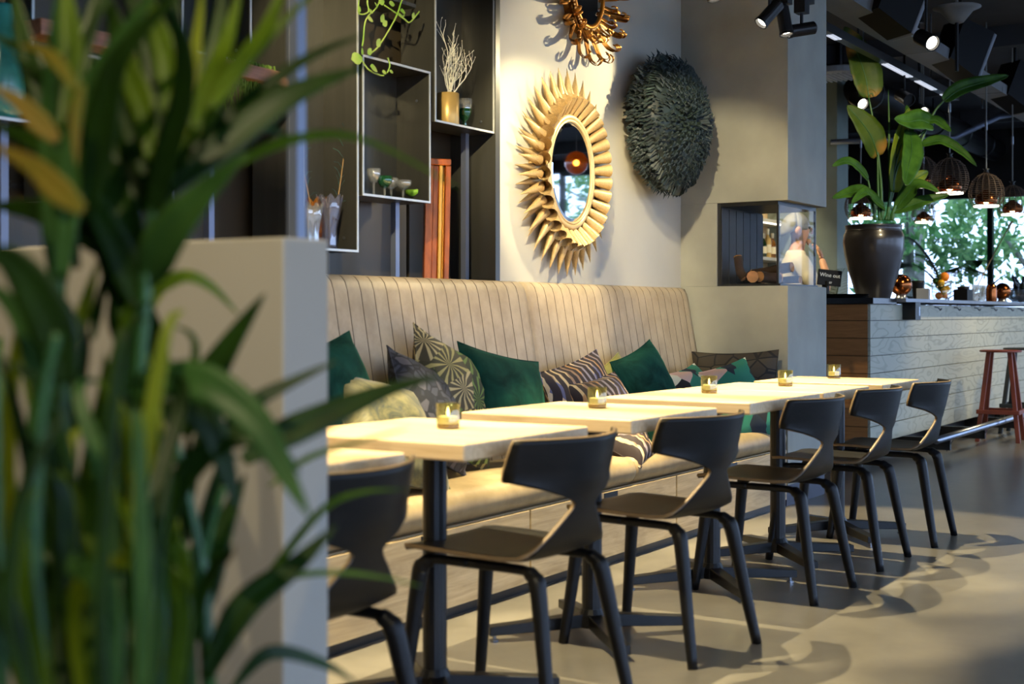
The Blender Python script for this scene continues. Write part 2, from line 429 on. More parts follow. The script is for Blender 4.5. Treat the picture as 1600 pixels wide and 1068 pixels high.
MT['cream'] = mat('cream ceramic', (222,200,160), .4, vary=.08)
MT['goldvase'] = mat('warm gold vase', (206,168,96), .35, .35, vary=.15, scale=8)
MT['coral'] = mat('bleached branch', (236,230,206), .7, vary=.08)
MT['drybranch'] = mat('dry brown twig', (150,118,76), .8, vary=.2)
MT['orangeframe'] = mat('orange gilt frame', (172,84,20), .3, .4, vary=.4, scale=9, stretch=(4,4,1))
MT['framegold'] = mat('bright gilt beading', (226,160,60), .3, .5, vary=.15)
MT['boardwood'] = wood('brown walnut board', (110,74,54), (150,108,80), 0, .5)
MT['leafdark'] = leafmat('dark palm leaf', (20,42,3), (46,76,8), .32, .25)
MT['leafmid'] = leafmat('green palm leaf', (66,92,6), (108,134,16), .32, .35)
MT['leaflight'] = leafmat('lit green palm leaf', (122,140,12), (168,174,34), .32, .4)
MT['leafteal'] = leafmat('blue green palm leaf', (44,80,28), (78,116,48), .3, .25)
MT['leafyellow'] = leafmat('yellowing palm leaf', (110,120,30), (168,128,40), .4, .3, tip=(140,84,20))
MT['stem'] = mat('green plant stem', (52,92,40), .4, vary=.25, scale=8)
MT['birdleaf'] = leafmat('banana type leaf', (40,80,22), (80,124,44), .3, .3)
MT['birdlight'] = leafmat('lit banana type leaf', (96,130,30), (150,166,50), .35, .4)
MT['birdbrown'] = leafmat('green leaf with dry tan side', (60,84,16), (84,104,24), .4, .3, tip=(176,130,60))
MT['pothos'] = leafmat('variegated trailing leaf', (120,170,50), (196,206,120), .35, .3)
MT['moss'] = mat('hanging moss', (96,124,36), .8, vary=.3, scale=20)
MT['peacock'] = mat('peacock plume', (40,90,84), .5, vary=.4, scale=20)
MT['treeleaf'] = leafmat('pale tree leaf', (96,146,84), (150,186,120), .5, .5)  # paler green of the two leaf tones mixed in each crown
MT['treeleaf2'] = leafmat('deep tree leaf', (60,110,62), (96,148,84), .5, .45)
MT['trunk'] = mat('grey tree trunk', (120,122,112), .8, vary=.2, scale=8)
MT['soil'] = mat('potting soil', (40,30,22), .95, vary=.3, scale=40)
MT['terracotta'] = mat('grey planter', (70,70,72), .7, vary=.1)
MT['blackplastic'] = mat('black plastic', (14,14,15), .5, vary=.05, spec=.2)
MT['speakergrey'] = mat('grey speaker front', (130,134,142), .45, .2, vary=.05)
MT['whitewood'] = mat('bleached board', (190,186,170), .6, vary=.1)
MT['greycolumn'] = mat('green grey column', (128,140,132), .7, vary=.06)
MT['ice'] = thin_glass('ice and glass', (.88,.92,.94), .25, .08, milk=.2)
MT['white'] = mat('white print', (235,240,240), .6, vary=0)
MT['faintprint'] = mat('faint grey print', (74,72,66), .6, vary=0)
MT['aircon'] = mat('white grille', (176,180,186), .5, vary=.05)
def floor_mat():
    m, nt, b, N, L = base('polished concrete floor')
    v = coords(nt)
    f = noise(nt, v, .9, 6, .6); f2 = noise(nt, coords(nt), 9, 5, .65)
    a = N.new('ShaderNodeMath'); a.operation = 'MULTIPLY_ADD'; L.new(f2, a.inputs[0]); a.inputs[1].default_value = .35; L.new(f, a.inputs[2])
    L.new(ramp(nt, a.outputs[0], [(.45, lin((98,94,86))), (.9, lin((130,124,112)))]), b.inputs['Base Color'])
    rr = N.new('ShaderNodeMapRange'); L.new(f, rr.inputs[0]); rr.inputs[3].default_value = .26; rr.inputs[4].default_value = .31
    L.new(rr.outputs[0], b.inputs['Roughness'])
    return m
MT['floor'] = floor_mat()
# ------------------------------------------------------------------ lamps of the room: warm track spots over the tables
TRK_Y, TRK_Z = 2.50, 2.74
SPOTS = [  # position along the track, aim point, power, cone
    (2.35, (2.3, 2.1, .76), 330, 62),
    (3.20, (3.15, 2.25, .76), 420, 52),
    (4.05, (4.0, 2.3, .76), 420, 52),
    (4.90, (4.9, 2.25, .76), 420, 52),
    (5.65, (5.75, 2.2, .76), 420, 52),
    (6.55, (6.45, 2.15, .76), 420, 52),
]
WASH = [   # aimed at the wall, the mirrors and the shelves
    (3.05, (4.5, 3.5, 1.85), 190, 50),
    (4.55, (5.75, 3.39, 1.70), 200, 46),
    (5.25, (7.0, 3.15, 1.6), 130, 46),
    (6.35, (5.3, 3.35, 1.15), 120, 60),
    (6.80, (5.95, 3.39, 2.35), 110, 44),
]
for i, (x, tgt, p, c) in enumerate(SPOTS):
    dv = (Vector(tgt) - Vector((x, TRK_Y, TRK_Z - .16))).normalized()
    spot('track_spot_beam', Vector((x, TRK_Y, TRK_Z - .16)) + dv * .085, tgt, p, cone=c, blend=.25)
for i, (x, tgt, p, c) in enumerate(WASH):
    dv = (Vector(tgt) - Vector((x, TRK_Y, TRK_Z - .16))).normalized()
    spot('wall_spot_beam', Vector((x, TRK_Y, TRK_Z - .16)) + dv * .085, tgt, p, cone=c, blend=.5)
# unseen spots added near the camera to warm the partition and the palms
AISLE = [((.25, 1.35, 3.3), (2.0, 2.3, .9), 180, 60), ((-.3, .3, 3.3), (1.2, 1.2, .9), 150, 60)]
for p, t, e, c in AISLE:
    dv = (Vector(t) - Vector(p)).normalized()
    spot('added_aisle_beam', Vector(p) + dv * .085, t, e, cone=c, blend=.6)

# bar spot on the plant, and spots added to brighten the planks and the person
BARL = [((8.5, 1.45, 2.95), (9.85, 3.2, 2.15), 190, 50), ((11.6, 1.2, 3.1), (11.9, 2.97, .7), 210, 70), ((13.6, 1.2, 3.1), (13.6, 2.97, .7), 210, 70), ((9.4, 4.6, 3.3), (10.3, 4.0, 1.5), 330, 50)]
for p, t, e, c in BARL:
    dv = (Vector(t) - Vector(p)).normalized()
    spot('added_bar_beam', Vector(p) + dv * .085, t, e, cone=c, blend=.6)

# ------------------------------------------------------------------ room shell
YB, YW, YN = 2.73, 3.39, 3.64        # bench front, mirror wall, back of the shelf niche
XP0, XP1 = 7.207, 7.85               # chimney breast
CEIL = 3.6
def struct(name, mb, m, label, **k):
    o = mb.build(name, m, **k); o['kind'] = 'structure'; o['label'] = label; return o
struct('floor', MB().box(-4, 19.2, -4.6, 7, -.2, 0), MT['floor'], 'polished grey beige concrete floor')
struct('ceiling', MB().box(-4, 19.2, -4.6, 7, CEIL, CEIL + .2), MT['ceiling'], 'dark grey ceiling above the room')
struct('wall_back', MB().box(5.243, XP1, YW, YW + .42, 0, CEIL), MT['plaster'], 'pale plaster wall behind the gold mirrors')
nw = struct('wall_niche', MB().box(-4, 5.243, YN + .02, YN + .2, 0, CEIL), MT['dark_wall'], 'dark recessed wall behind the steel shelves')
# bronze panels lining the niche, one by one
for i, (x0, x1) in enumerate([(-.9,.3), (.32,1.5), (1.52,2.7), (2.72,3.62), (3.64,4.30), (4.32,4.86), (4.88,5.24)]):
    MB().box(x0, x1, YN, YN + .02, .02, CEIL - .02).build('wall_panel', MT['niche_panel'], nw, bevel=.003)
struct('trim_1', MB().box(5.205, 5.242, YW - .004, YN, 0, CEIL), MT['shelfsteel'], 'dark steel end strip of the shelf niche')
struct('wall_partition', MB().box(1.658, 1.772, 1.493, YN, 0, 1.207), MT['partition'], 'low plastered partition beside the bench', bevel=.004)
struct('wall_bar', MB().box(7.85, 19.2, 7, 7.2, 0, CEIL), MT['dark_wall'], 'dark wall behind the bar')
struct('wall_return', MB().box(XP1 + .05, XP1 + .2, YW + .42, 7, 0, CEIL), MT['dark_wall'], 'dark return wall beside the chimney breast')
struct('wall_front', MB().box(-4.2, -4, -4.6, 7, 0, CEIL), MT['plaster'], 'plaster wall behind the camera')
# far gable wall with its window
fw_ = struct('wall_far', MB().box(19, 19.2, 6.75, 7, 0, CEIL).box(19, 19.2, 2.67, 6.75, 2.74, CEIL).box(19, 19.2, -4.6, 2.67, 3.4, CEIL).box(19, 19.2, -4.6, 6.75, 0, .25), MT['dark_wall'], 'dark far wall around the garden window')
win = MB()
for y in (-4.5, -2.9, -1.4, .1, 1.35, 2.6, 4.28, 6.69): win.box(19.02, 19.12, y, y + .07, .25, 2.74 if y > 2.6 else 3.4)
win.box(19.02, 19.12, 2.67, 6.75, 2.68, 2.74).box(19.02, 19.12, -4.5, 2.6, 3.34, 3.4).box(19.02, 19.12, -4.5, 6.75, .25, .31)
w1 = struct('window_1', win, MT['blackmetal'], 'tall black framed garden window beyond the bar')
for y0, y1 in ((-4.43, -2.9), (-2.83, -1.4), (-1.33, .1), (.17, 1.35), (1.42, 2.6), (2.67, 4.28), (4.35, 6.69)):
    MB().box(19.065, 19.075, y0, y1, .31, 2.68 if y0 > 2.6 else 3.34).build('pane', MT['window'], w1)
# glazed street side, to the right of the picture (seen in the mirrors)
wr = struct('wall_right', MB().box(-4, 19.2, -4.8, -4.6, 3.4, CEIL).box(-4, 19.2, -4.8, -4.6, 0, .12), MT['dark_wall'], 'street side wall above the glazing')
fr = MB(); xs = [-4 + 2.5 * i for i in range(10)]
for x in xs: fr.box(x - .04, x + .04, -4.76, -4.64, .12, 3.4)
w2 = struct('window_2', fr, MT['blackmetal'], 'long black framed street window')
for x0, x1 in zip(xs, xs[1:]):
    MB().box(x0 + .04, x1 - .04, -4.705, -4.695, .12, 3.4).build('pane', MT['window'], w2)
struct('ground', MB().box(-20, 60, -40, 40, -.3, -.21), MT['terracotta'], 'paved ground outside')
struct('wall_outside', MB().box(26, 26.3, -2, 4.9, -.2, 5).box(25.96, 26, 1.0, 4.6, 1.9, 1.98), MT['concrete'], 'grey house wall outside the window')
# green grey column past the chimney breast
g0 = atX(1296, 300, 13.4)
struct('wall_column', MB().box(13.4, 13.75, g0.y - .08, g0.y + 1.2, 0, CEIL), MT['greycolumn'], 'green grey column behind the chimney breast')

# ------------------------------------------------------------------ chimney breast with the glass fireplace
fp = thing('fireplace', 'grey plaster chimney breast with a three sided glass firebox', 'fireplace', (XP0, YB, 0))
ZF0, ZF1 = 1.243, 1.723; NB = 3.16
MB().box(XP0, XP1, YB, YW, .12, ZF0).build('lower_block', MT['concrete'], fp, world=True, bevel=.003)
MB().box(XP0 + .012, XP1, YB + .012, YW, 0, .12).build('plinth', MT['darkblue'], fp, world=True)
MB().box(XP0, XP1, YB, YW, ZF1, CEIL - .001).build('upper_block', MT['concrete'], fp, world=True, bevel=.003)
MB().box(XP0, XP1, NB, YW, ZF0, ZF1).build('rear_block', MT['concrete'], fp, world=True)
lin_ = MB().box(XP0 + .01, XP1, NB - .02, NB, ZF0, ZF1).build('firebox_lining', MT['firebrick'], fp, world=True)
for i in range(6):
    x0 = XP0 + .012 + i * .106
    MB().box(x0, x0 + .1, NB - .027, NB - .02, ZF0 + .012, ZF1 - .03).build('lining_board', MT['firebrick'], fp, world=True, bevel=.002)
MB().box(XP0 + .012, XP1 - .01, YB + .05, NB - .02, ZF0, ZF0 + .012).build('burner_tray', MT['blackmetal'], fp, world=True)
fr = MB(); gx, gy = XP0 + .012, YB + .062
fr.box(gx, XP1 - .01, gy, NB - .02, ZF1 - .022, ZF1)
fr.box(gx - .004, gx + .012, gy - .004, gy + .008, ZF0 + .012, ZF1 - .022)
fr.box(XP1 - .022, XP1 - .01, gy, gy + .012, ZF0 + .012, ZF1 - .022)
fr.build('metal_frame', MT['blackmetal'], fp, world=True)
MB().box(gx, gx + .005, gy + .008, NB - .028, ZF0 + .012, ZF1 - .022).build('glass_pane', MT['fireglass'], fp, world=True)
MB().box(gx + .012, XP1 - .024, gy, gy + .005, ZF0 + .012, ZF1 - .022).build('glass_pane', MT['fireglass'], fp, world=True)
MB().box(XP1 - .018, XP1 - .013, gy + .012, NB - .028, ZF0 + .012, ZF1 - .022).build('glass_pane', MT['fireglass'], fp, world=True)
# logs lying on the tray
LOGL = ['short fat log lying at the front of the fireplace', 'long curved log across the fireplace', 'small split log at the back of the fireplace', 'pale ended log near the glass corner', 'upright stub of log at the left of the fire', 'thin log leaning on the pile']
LOGS = [((7.33, 2.98, .045), 15, 4, .16, .036), ((7.47, 2.93, .085), 78, -5, .28, .030), ((7.60, 3.05, .035), 30, 2, .2, .026), ((7.36, 2.90, .043), -35, 2, .13, .032), ((7.30, 3.055, .10), 60, 62, .15, .026), ((7.62, 2.90, .035), 70, 4, .22, .022)]
for (p, rz, ry, ln, r), lb in zip(LOGS, LOGL):
    t = thing('log', lb, 'log', (p[0], p[1], ZF0 + .012 + p[2] - .004), group='logs in the fireplace')
    q = Euler((0, R(-ry), R(rz))).to_matrix()
    pts = [q @ Vector((ln * (k / 4 - .5), .012 * math.sin(k * 1.3), .006 * math.cos(k))) for k in range(5)]
    MB().tube(pts, [r, r*1.05, r*.97, r*1.04, r*.94], 10, caps=False).build('bark', MT['bark'], t, smooth=True)
    for e, s_ in ((0, -1), (4, 1)):
        ax = (pts[e] - pts[e - s_]).normalized()
        MB().tube([pts[e] - ax * .004, pts[e] + ax * .002], r * .97, 10).build('sawn_end', MT['logend'], t)
# ------------------------------------------------------------------ banquette bench
BX0, BX1 = 1.78, 7.195
bench = thing('banquette_bench', 'long tan leather banquette with seamed high back and oak drawers', 'bench', (BX0, YB, 0))
SEAT_T, SEAT_B = .445, .325
# oak plinth drawers
MB().box(BX0, BX1, YB + .03, YB + .47, .0, .04).build('black_plinth', MT['blackmetal'], bench, world=True)
MB().box(BX0, BX1, YB + .022, YB + .47, .04, SEAT_B).build('carcass', MT['drawer'], bench, world=True)
edges = [BX0, 3.13, 4.445, 5.760, 7.075, BX1]
for a, b_ in zip(edges, edges[1:]):
    mb = MB().box(a + .006, b_ - .006, YB, YB + .021, .042, SEAT_B - .004)
    d_ = mb.build('drawer', MT['drawer'], bench, world=True, bevel=.002)
    if b_ - a > .5:
        c = (a + b_) / 2
        MB().box(c - .06, c + .06, YB - .003, YB + .006, SEAT_B - .03, SEAT_B - .006).build('finger_slot', MT['blackmetal'], bench, world=True)
# seat cushions: rounded front
for a, b_ in ((BX0, 3.56), (3.565, 5.35), (5.355, BX1)):
    prof = []
    for k in range(9):
        an = -PI/2 + PI * k / 8 * .5 * 2
        prof.append((YB - .005 + .055 - .055 * math.cos(an), (SEAT_B + SEAT_T) / 2 + .06 * math.sin(an)))
    prof += [(YB + .2, SEAT_T + .006), (YB + .47, SEAT_T)]
    n = len(prof); vs = []
    xs_ = [a, a + .012, a + .03, b_ - .03, b_ - .012, b_]
    for j, x in enumerate(xs_):
        ins = (.012, .003, 0, 0, .003, .012)[j]
        vs += [Vector((x, y + ins, z - (ins if z > .4 else -ins*.5))) for y, z in prof]
    fs = [(j*n+i, (j+1)*n+i, (j+1)*n+i+1, j*n+i+1) for j in range(5) for i in range(n-1)]
    fs += [tuple(range(n)), tuple(range(5*n, 6*n))[::-1]]
    MB().add(vs, fs).build('seat_cushion', MT['seatleather'], bench, world=True, smooth=True)
# high back: two seamed panels leaning on the wall
def backface(z): return 3.345 - (1.236 - z) * .175
for a, b_ in ((BX0, 3.56), (3.566, 5.392), (5.398, 7.19)):
    nch = max(3, round((b_ - a) / .0815)); cw = (b_ - a) / nch
    xs_ = []
    for i in range(nch):
        for f in (0.0, .035, .12, .5, .88, .965): xs_.append((a + (i + f) * cw, f))
    xs_.append((b_, 0.0))
    prof = [(.40, 0), (.70, 0), (1.0, 0), (1.175, 0), (1.208, .006), (1.228, .020), (1.236, .045), (1.236, .046)]
    mb = MB(); n = len(prof); vs = []
    for x, f in xs_:
        dep = .0012 if f == 0.0 else (.0002 if f in (.035, .965) else 0.0)
        if x - a < .004 or b_ - x < .004: dep = .014
        for z, back in prof:
            vs.append((x, min(YW - .002, backface(z) + back - .004 + dep), z - (dep * .9 if back > 0 else 0)))
    fs = [(j*n+i, (j+1)*n+i, (j+1)*n+i+1, j*n+i+1) for j in range(len(xs_)-1) for i in range(n-1)]
    bp = mb.add(vs, fs).build('back_panel', MT['leather'], bench, world=True, smooth=True)
    sm = MB()
    for i in range(1, nch):
        x = a + i * cw
        sm.tube([(x, backface(z) + bk - .0036, z - (.001 if bk > .03 else 0)) for z, bk in ((.42, 0), (.8, 0), (1.17, 0), (1.208, .006), (1.2285, .021), (1.234, .045))], .0014, 5)
    o = sm.build('seam', MT['seam'], bp)
    for v in o.data.vertices: v.co -= Vector((BX0, YB, 0))
MB().add([(BX1 - .008, y, z) for y, z in ((3.19, .40), (3.345, 1.2), (3.36, 1.228), (3.386, 1.228), (3.386, .40))] + [(BX1, y, z) for y, z in ((3.19, .40), (3.345, 1.2), (3.36, 1.228), (3.386, 1.228), (3.386, .40))],
         [(0,1,2,3,4), (9,8,7,6,5), (0,5,6,1), (1,6,7,2), (2,7,8,3), (3,8,9,4), (4,9,5,0)]).build('back_end_panel', MT['seam'], bench, world=True)

# ------------------------------------------------------------------ cushions
def cushion(label, m, px, py, Y, w_, h_, roll=0, recline=12, yaw=0, T=.09, X=None, name='cushion', z=None):
    c = atY(px, py, Y)
    if X is not None: c = Vector((X, Y, c.z))
    if z is not None: c.z = z
    N_ = 14; mb = MB()
    def fn(s):
        def g(u, v):
            a, b_ = 2*u - 1, 2*v - 1
            pin = 1 - .075 * (1 - abs(b_)**2.2) ; pin2 = 1 - .075 * (1 - abs(a)**2.2)
            th = T * (max(0, (1 - a*a)) * max(0, (1 - b_*b_)))**.42
            wr = .006 * math.sin(9*a + 5*b_ + px) * (1 - a*a) * (1 - b_*b_) + .004 * math.sin(17*b_ - 6*a) * (1-a*a)*(1-b_*b_)
            return Vector((a * w_/2 * pin, b_ * h_/2 * pin2, s * (th + wr)))
        return g
    mb.grid(fn(1), N_, N_); k = len(mb.v)
    mb.grid(fn(-1), N_, N_)
    for i in range(len(mb.f) // 2, len(mb.f)): mb.f[i] = mb.f[i][::-1]
    ob = mb.build(name, m, smooth=True)
    # local z is the face normal: stand it up facing the room, then roll, recline, turn
    ob.rotation_euler = (Matrix.Rotation(R(yaw), 3, 'Z') @ Matrix.Rotation(R(90 - recline), 3, 'X') @ Matrix.Rotation(R(roll), 3, 'Z')).to_euler()
    ob.location = c
    rim = [fn(1)(u, 0) for u in [i/N_ for i in range(N_)]] + [fn(1)(1, i/N_) for i in range(N_)] + [fn(1)(1 - i/N_, 1) for i in range(N_)] + [fn(1)(0, 1 - i/N_) for i in range(N_ + 1)]
    pm = MB().tube([Vector((p.x, p.y, 0)) for p in rim], .0035, 5).build('piping', m, ob, smooth=True)
    tag(ob, label, 'cushion', 'cushions along the banquette')
    return ob
cushion('green velvet cushion at the partition end of the bench', MT['velvet'], 520, 640, 3.05, .48, .48, 12, 16)
cushion('olive gold brocade cushion lying low near the partition', MT['olive'], 606, 676, 2.93, .50, .46, -14, 34, 4)
cushion('slate scale patterned cushion half hidden behind the olive one', MT['bluescale'], 668, 645, 3.05, .44, .44, -22, 24, 14)
cushion('palm leaf print cushion with one corner up', MT['palmprint'], 706, 625, 3.13, .50, .50, -24, 18, 2, name='cushion')
cushion('large deep green velvet cushion beside the palm print one', MT['velvet2'], 790, 632, 3.07, .50, .48, -12, 20, -8)
cushion('brown harlequin print cushion behind the second candle', MT['harlequin'], 912, 636, 3.09, .60, .46, 9, 16)
cushion('harlequin print cushion leaning in front of its twin', MT['harlequin'], 950, 652, 2.97, .46, .42, 5, 28, -6)
cushion('plain olive cushion peeking out behind green velvet', MT['olive2'], 962, 634, 3.17, .44, .44, 16, 14)
cushion('green velvet cushion near the far end of the bench back', MT['velvet'], 1014, 612, 3.06, .46, .46, 14, 20, -4)
cushion('black green and pink geometric cushion lying flat at the bench end', MT['geo'], 1092, 634, 3.02, .48, .46, 6, 30)
cushion('geometric print cushion propped on the black one', MT['geo'], 1146, 630, 2.90, .44, .46, 12, 26, -30)
cushion('charcoal cushion with black crossing lines against the chimney breast', MT['blackline'], 1165, 614, 2.99, .50, .50, 2, 10, -82, T=.075, X=7.06)
cushion('small crumpled harlequin cushion on the seat under the tables', MT['harlequin'], 985, 705, 2.83, .26, .2, 10, 62)

# ------------------------------------------------------------------ tables
def make_table(wx, wy):
    t = thing('cafe_table', 'x', 'table', group='square cafe tables in a row')
    MB().box(-wx/2, wx/2, -wy/2, wy/2, .715, .76).build('table_top', MT['oak'], t, bevel=.006, seg=3)
    MB().box(-.2, .2, -.03, .03, .704, .715).box(-.03, .03, -.2, .2, .704, .7149).build('top_bracket', MT['blackmetal'], t)
    MB().tube([(0,0,.055), (0,0,.705)], .034, 16).build('column', MT['blackmetal'], t, smooth=False)
    MB().tube([(0,0,.035), (0,0,.075), (0,0,.095)], [.05,.046,.036], 16).build('hub', MT['blackmetal'], t)
    for k in range(4):
        an = R(45 + 90*k); ca, sa = math.cos(an), math.sin(an)
        q = Matrix.Rotation(an, 4, 'Z')
        vs = [(0.02,-.024,.035), (.355,-.024,.022), (.355,.024,.022), (.02,.024,.035), (.02,-.024,.080), (.355,-.024,.052), (.355,.024,.052), (.02,.024,.080)]
        arm = MB().add([q @ Vector(v) for v in vs], [(3,2,1,0),(4,5,6,7),(0,1,5,4),(1,2,6,5),(2,3,7,6),(3,0,4,7)]).build('base_arm', MT['blackmetal'], t, bevel=.003)
        p = q @ Vector((.335, 0, 0))
        MB().tube([p, p + Vector((0,0,.008)), p + Vector((0,0,.009)), p + Vector((0,0,.024))], [.014,.014,.006,.006], 10).build('glide', MT['steel'], arm)
    return t
TX = [(2.18, 2.19, .64), (3.055, 2.19, .63), (3.96, 2.19, .64), (4.945, 2.19, .74), (5.645, 2.185, .60), (6.40, 2.17, .60)]
TL = ['pale oak cafe table nearest the partition, mostly hidden behind it', 'pale oak cafe table beside the olive cushion, first with a candle', 'pale oak cafe table second along the row of candles', 'wider pale oak cafe table in the middle of the row', 'pale oak cafe table next to last before the bar', 'pale oak cafe table at the far end of the row']
for (x, y, wx), lb in zip(TX, TL):
    t = make_table(wx, .63); t.location = (x, y, 0); t['label'] = lb

# ------------------------------------------------------------------ candles
def make_candle():
    t = thing('tealight_holder', 'x', 'candle', group='tealights on the tables')
    MB().lathe([(.0325,.012), (.034,.07), (.0335,.0705), (.0315,.07), (.0305,.0135)], 24, cap=False).build('glass', MT['cglass'], t, smooth=True)
    MB().lathe([(.030,0), (.0318,.003), (.0322,.013), (.03,.0132)], 24).build('glass_base', MT['cbase'], t, smooth=True)
    MB().lathe([(.0255,.0135), (.026,.034), (.02,.0335), (.001,.033)], 20).build('wax', MT['wax'], t)
    f = MB().lathe([(.0005,.034), (.0038,.040), (.0042,.045), (.0025,.053), (.0003,.061)], 10).build('flame', MT['flame'], t, smooth=True)
    return t
cd = make_candle()
CP = [(700, 669, 'tealight in olive glass on the table by the olive cushion'), (933, 637, 'tealight in olive glass in front of the harlequin cushions'),
      (1108, 614, 'tealight in olive glass on the middle table'), (1227, 603, 'tealight in olive glass second from the bar end'), (1303, 591, 'tealight in olive glass on the table nearest the bar')]
for i, (px, py, lb) in enumerate(CP):
    c = cd if i == 0 else copy_tree(cd)
    d_ = FPX * (CAMH - .76) / (py - HORIZ); c.location = at(px, py, d_); c.location.z = .7605; c['label'] = lb

# ------------------------------------------------------------------ chairs
def make_chair():
    t = thing('dining_chair', 'x', 'chair', group='black plywood chairs along the tables')
    # moulded shell as rows along the spine: (y, z, half width, wing curl, dish)
    rows = [(.235,.437,.170,0,0), (.225,.447,.186,0,0), (.19,.4505,.197,0,.002), (.10,.449,.203,0,.006), (0,.446,.204,0,.008), (-.10,.444,.200,0,.006),
            (-.155,.447,.194,.15,.003), (-.185,.459,.184,.35,0), (-.203,.480,.162,.6,0), (-.215,.510,.124,.8,0), (-.225,.545,.086,.9,0), (-.232,.572,.056,1.0,0), (-.2355,.586,.050,1.1,0),
            (-.239,.597,.066,1.2,0), (-.244,.612,.108,1.5,0), (-.251,.632,.170,1.75,0), (-.256,.648,.228,1.9,0), (-.258,.656,.258,1.95,0), (-.264,.680,.261,1.95,0), (-.271,.715,.258,1.95,0), (-.279,.750,.254,1.95,0), (-.2815,.763,.251,1.95,0)]
    mb = MB(); NU = 18; vs = []
    for y, z, w_, k, dish in rows:
        for i in range(NU + 1):
            a = (2 * i / NU - 1); x = a * w_
            vs.append((x, y + k * x * x * (1.05 - .2 * abs(a)), z - dish * (1 - a*a) + (.004 * a**4 if z < .46 else 0)))
    fs = [(j*(NU+1)+i, j*(NU+1)+i+1, (j+1)*(NU+1)+i+1, (j+1)*(NU+1)+i) for j in range(len(rows)-1) for i in range(NU)]
    mb.add(vs, fs).build('shell', [MT['shell'], MT['shellrim']], t, smooth=True, solid=.012, rim=1)
    for sx in (-1, 1):
        # bent side frames: a leg down each end of a rail under the seat
        rear = [(sx*.150,.03,.418), (sx*.150,-.11,.418), (sx*.152,-.155,.414), (sx*.157,-.183,.396), (sx*.162,-.196,.36), (sx*.184,-.230,.17), (sx*.205,-.262,.0)]
        front = [(sx*.150,.03,.4179), (sx*.150,.12,.418), (sx*.152,.160,.414), (sx*.156,.186,.396), (sx*.159,.196,.36), (sx*.172,.218,.17), (sx*.186,.24,.0)]
        for pts in (rear, front):
            pp = smooth_pts(pts, 22)
            rr = [.0135 if p.z > .412 else (.0165 + .008 * min(1, (p.z) / .40) if p.z < .40 else .020) for p in pp]
            MB().tube(pp, rr, 8, sx=1.0, sy=1.0, up=(1,0,0)).build('leg', MT['leg'], t, smooth=True)
    return t
ch = make_chair()
CH = [(2.20, 1.99, 2, 'black plywood chair cut off by the partition'), (3.115, 1.975, -2, 'black plywood chair nearest the camera in full view'),
      (3.985, 1.965, -6, 'black plywood chair at the second candle table'), (5.025, 1.975, -2, 'black plywood chair at the wide middle table'),
      (5.80, 1.975, 0, 'black plywood chair next to last towards the bar'), (6.50, 1.945, 2, 'black plywood chair closest to the bar')]
for i, (x, y, a, lb) in enumerate(CH):
    c = ch if i == 0 else copy_tree(ch)
    c.location = (x, y, 0); c.rotation_euler = (0, 0, R(a)); c['label'] = lb
# ------------------------------------------------------------------ sunburst mirror with horn petals
def unit_cone(name, r0, r1, mats, n=10, cap0=True, mid=None):
    """cone along +Z, length 1, radii relative; shared by many parts"""
    mb = MB(); prof = [(r0, 0)] + (mid or []) + [(r1, 1)]
    mb.lathe([(max(r, 1e-4), z) for r, z in prof], n, cap=cap0)
    me = mb.mesh(name); me.materials.append(mats)
    for p in me.polygons: p.use_smooth = True
    return me
def place_part(name, me, parent, p0, p1, rad):
    o = bpy.data.objects.new(name, me); COL.objects.link(o); o.parent = parent
    d_ = Vector(p1) - Vector(p0)
    q = d_.to_track_quat('Z', 'Y').to_matrix().to_4x4()
    o.matrix_local = Matrix.Translation(p0) @ q @ Matrix.Diagonal((rad, rad, d_.length, 1))
    return o
mc = Vector((5.79, YW, 1.785))
sm = thing('sunburst_mirror', 'oval gold sunburst mirror with horn shaped petals on the pale wall', 'mirror', mc)
petal_me = unit_cone('petal', .32, 1.0, MT['gold'], 12, False, [(.62, .4), (.85, .75)])
spike_me = unit_cone('spike', 1.0, .02, MT['gold'], 10, True, [(.78, .25), (.40, .62)])
def el(a, sx, sz, y): return Vector((math.cos(a) * sx, y, math.sin(a) * sz))
NP = 34
for k in range(NP):
    a = 2 * PI * (k + .5) / NP
    place_part('petal', petal_me, sm, el(a, .222, .272, -.05), el(a, .328, .378, -.108), .034)
    place_part('spike', spike_me, sm, el(a, .300, .350, -.066), el(a, .458, .518, -.045), .0265)
    b_ = a + PI / NP
    place_part('spike', spike_me, sm, el(b_, .28, .33, -.030), el(b_, .438, .498, -.015), .0225)
def ring(mb, sx, sz, y, r, n=64, m=8):
    pts = [el(2*PI*k/n, sx, sz, y) for k in range(n + 1)]
    mb.tube(pts, r, m, caps=False, up=(0,1,0)); return mb
ring(MB(), .222, .272, -.066, .015).build('frame', MT['goldframe'], sm, smooth=True)
ring(MB(), .205, .254, -.072, .007).build('inner_rim', MT['goldframe'], sm, smooth=True)
g = MB(); n = 48
g.add([el(2*PI*k/n, .183, .232, -.074) for k in range(n)], [tuple(range(n))]); o = g.build('mirror_glass', MT['mirror'], sm)
g = MB(); g.add([el(2*PI*k/n, .183, .232, -.074) for k in range(n)] + [el(2*PI*k/n, .206, .255, -.066) for k in range(n)], [(k, (k+1) % n, n+(k+1) % n, n+k) for k in range(n)])
g.build('bevelled_edge', MT['mirror'], sm)
MB().add([el(2*PI*k/n, .29, .34, -.045) for k in range(n)] + [el(2*PI*k/n, .29, .34, 0) for k in range(n)], [tuple(range(n)), tuple(range(n, 2*n))[::-1]] + [(k, (k+1) % n, n+(k+1) % n, n+k) for k in range(n)]).build('backing', MT['gold'], sm)

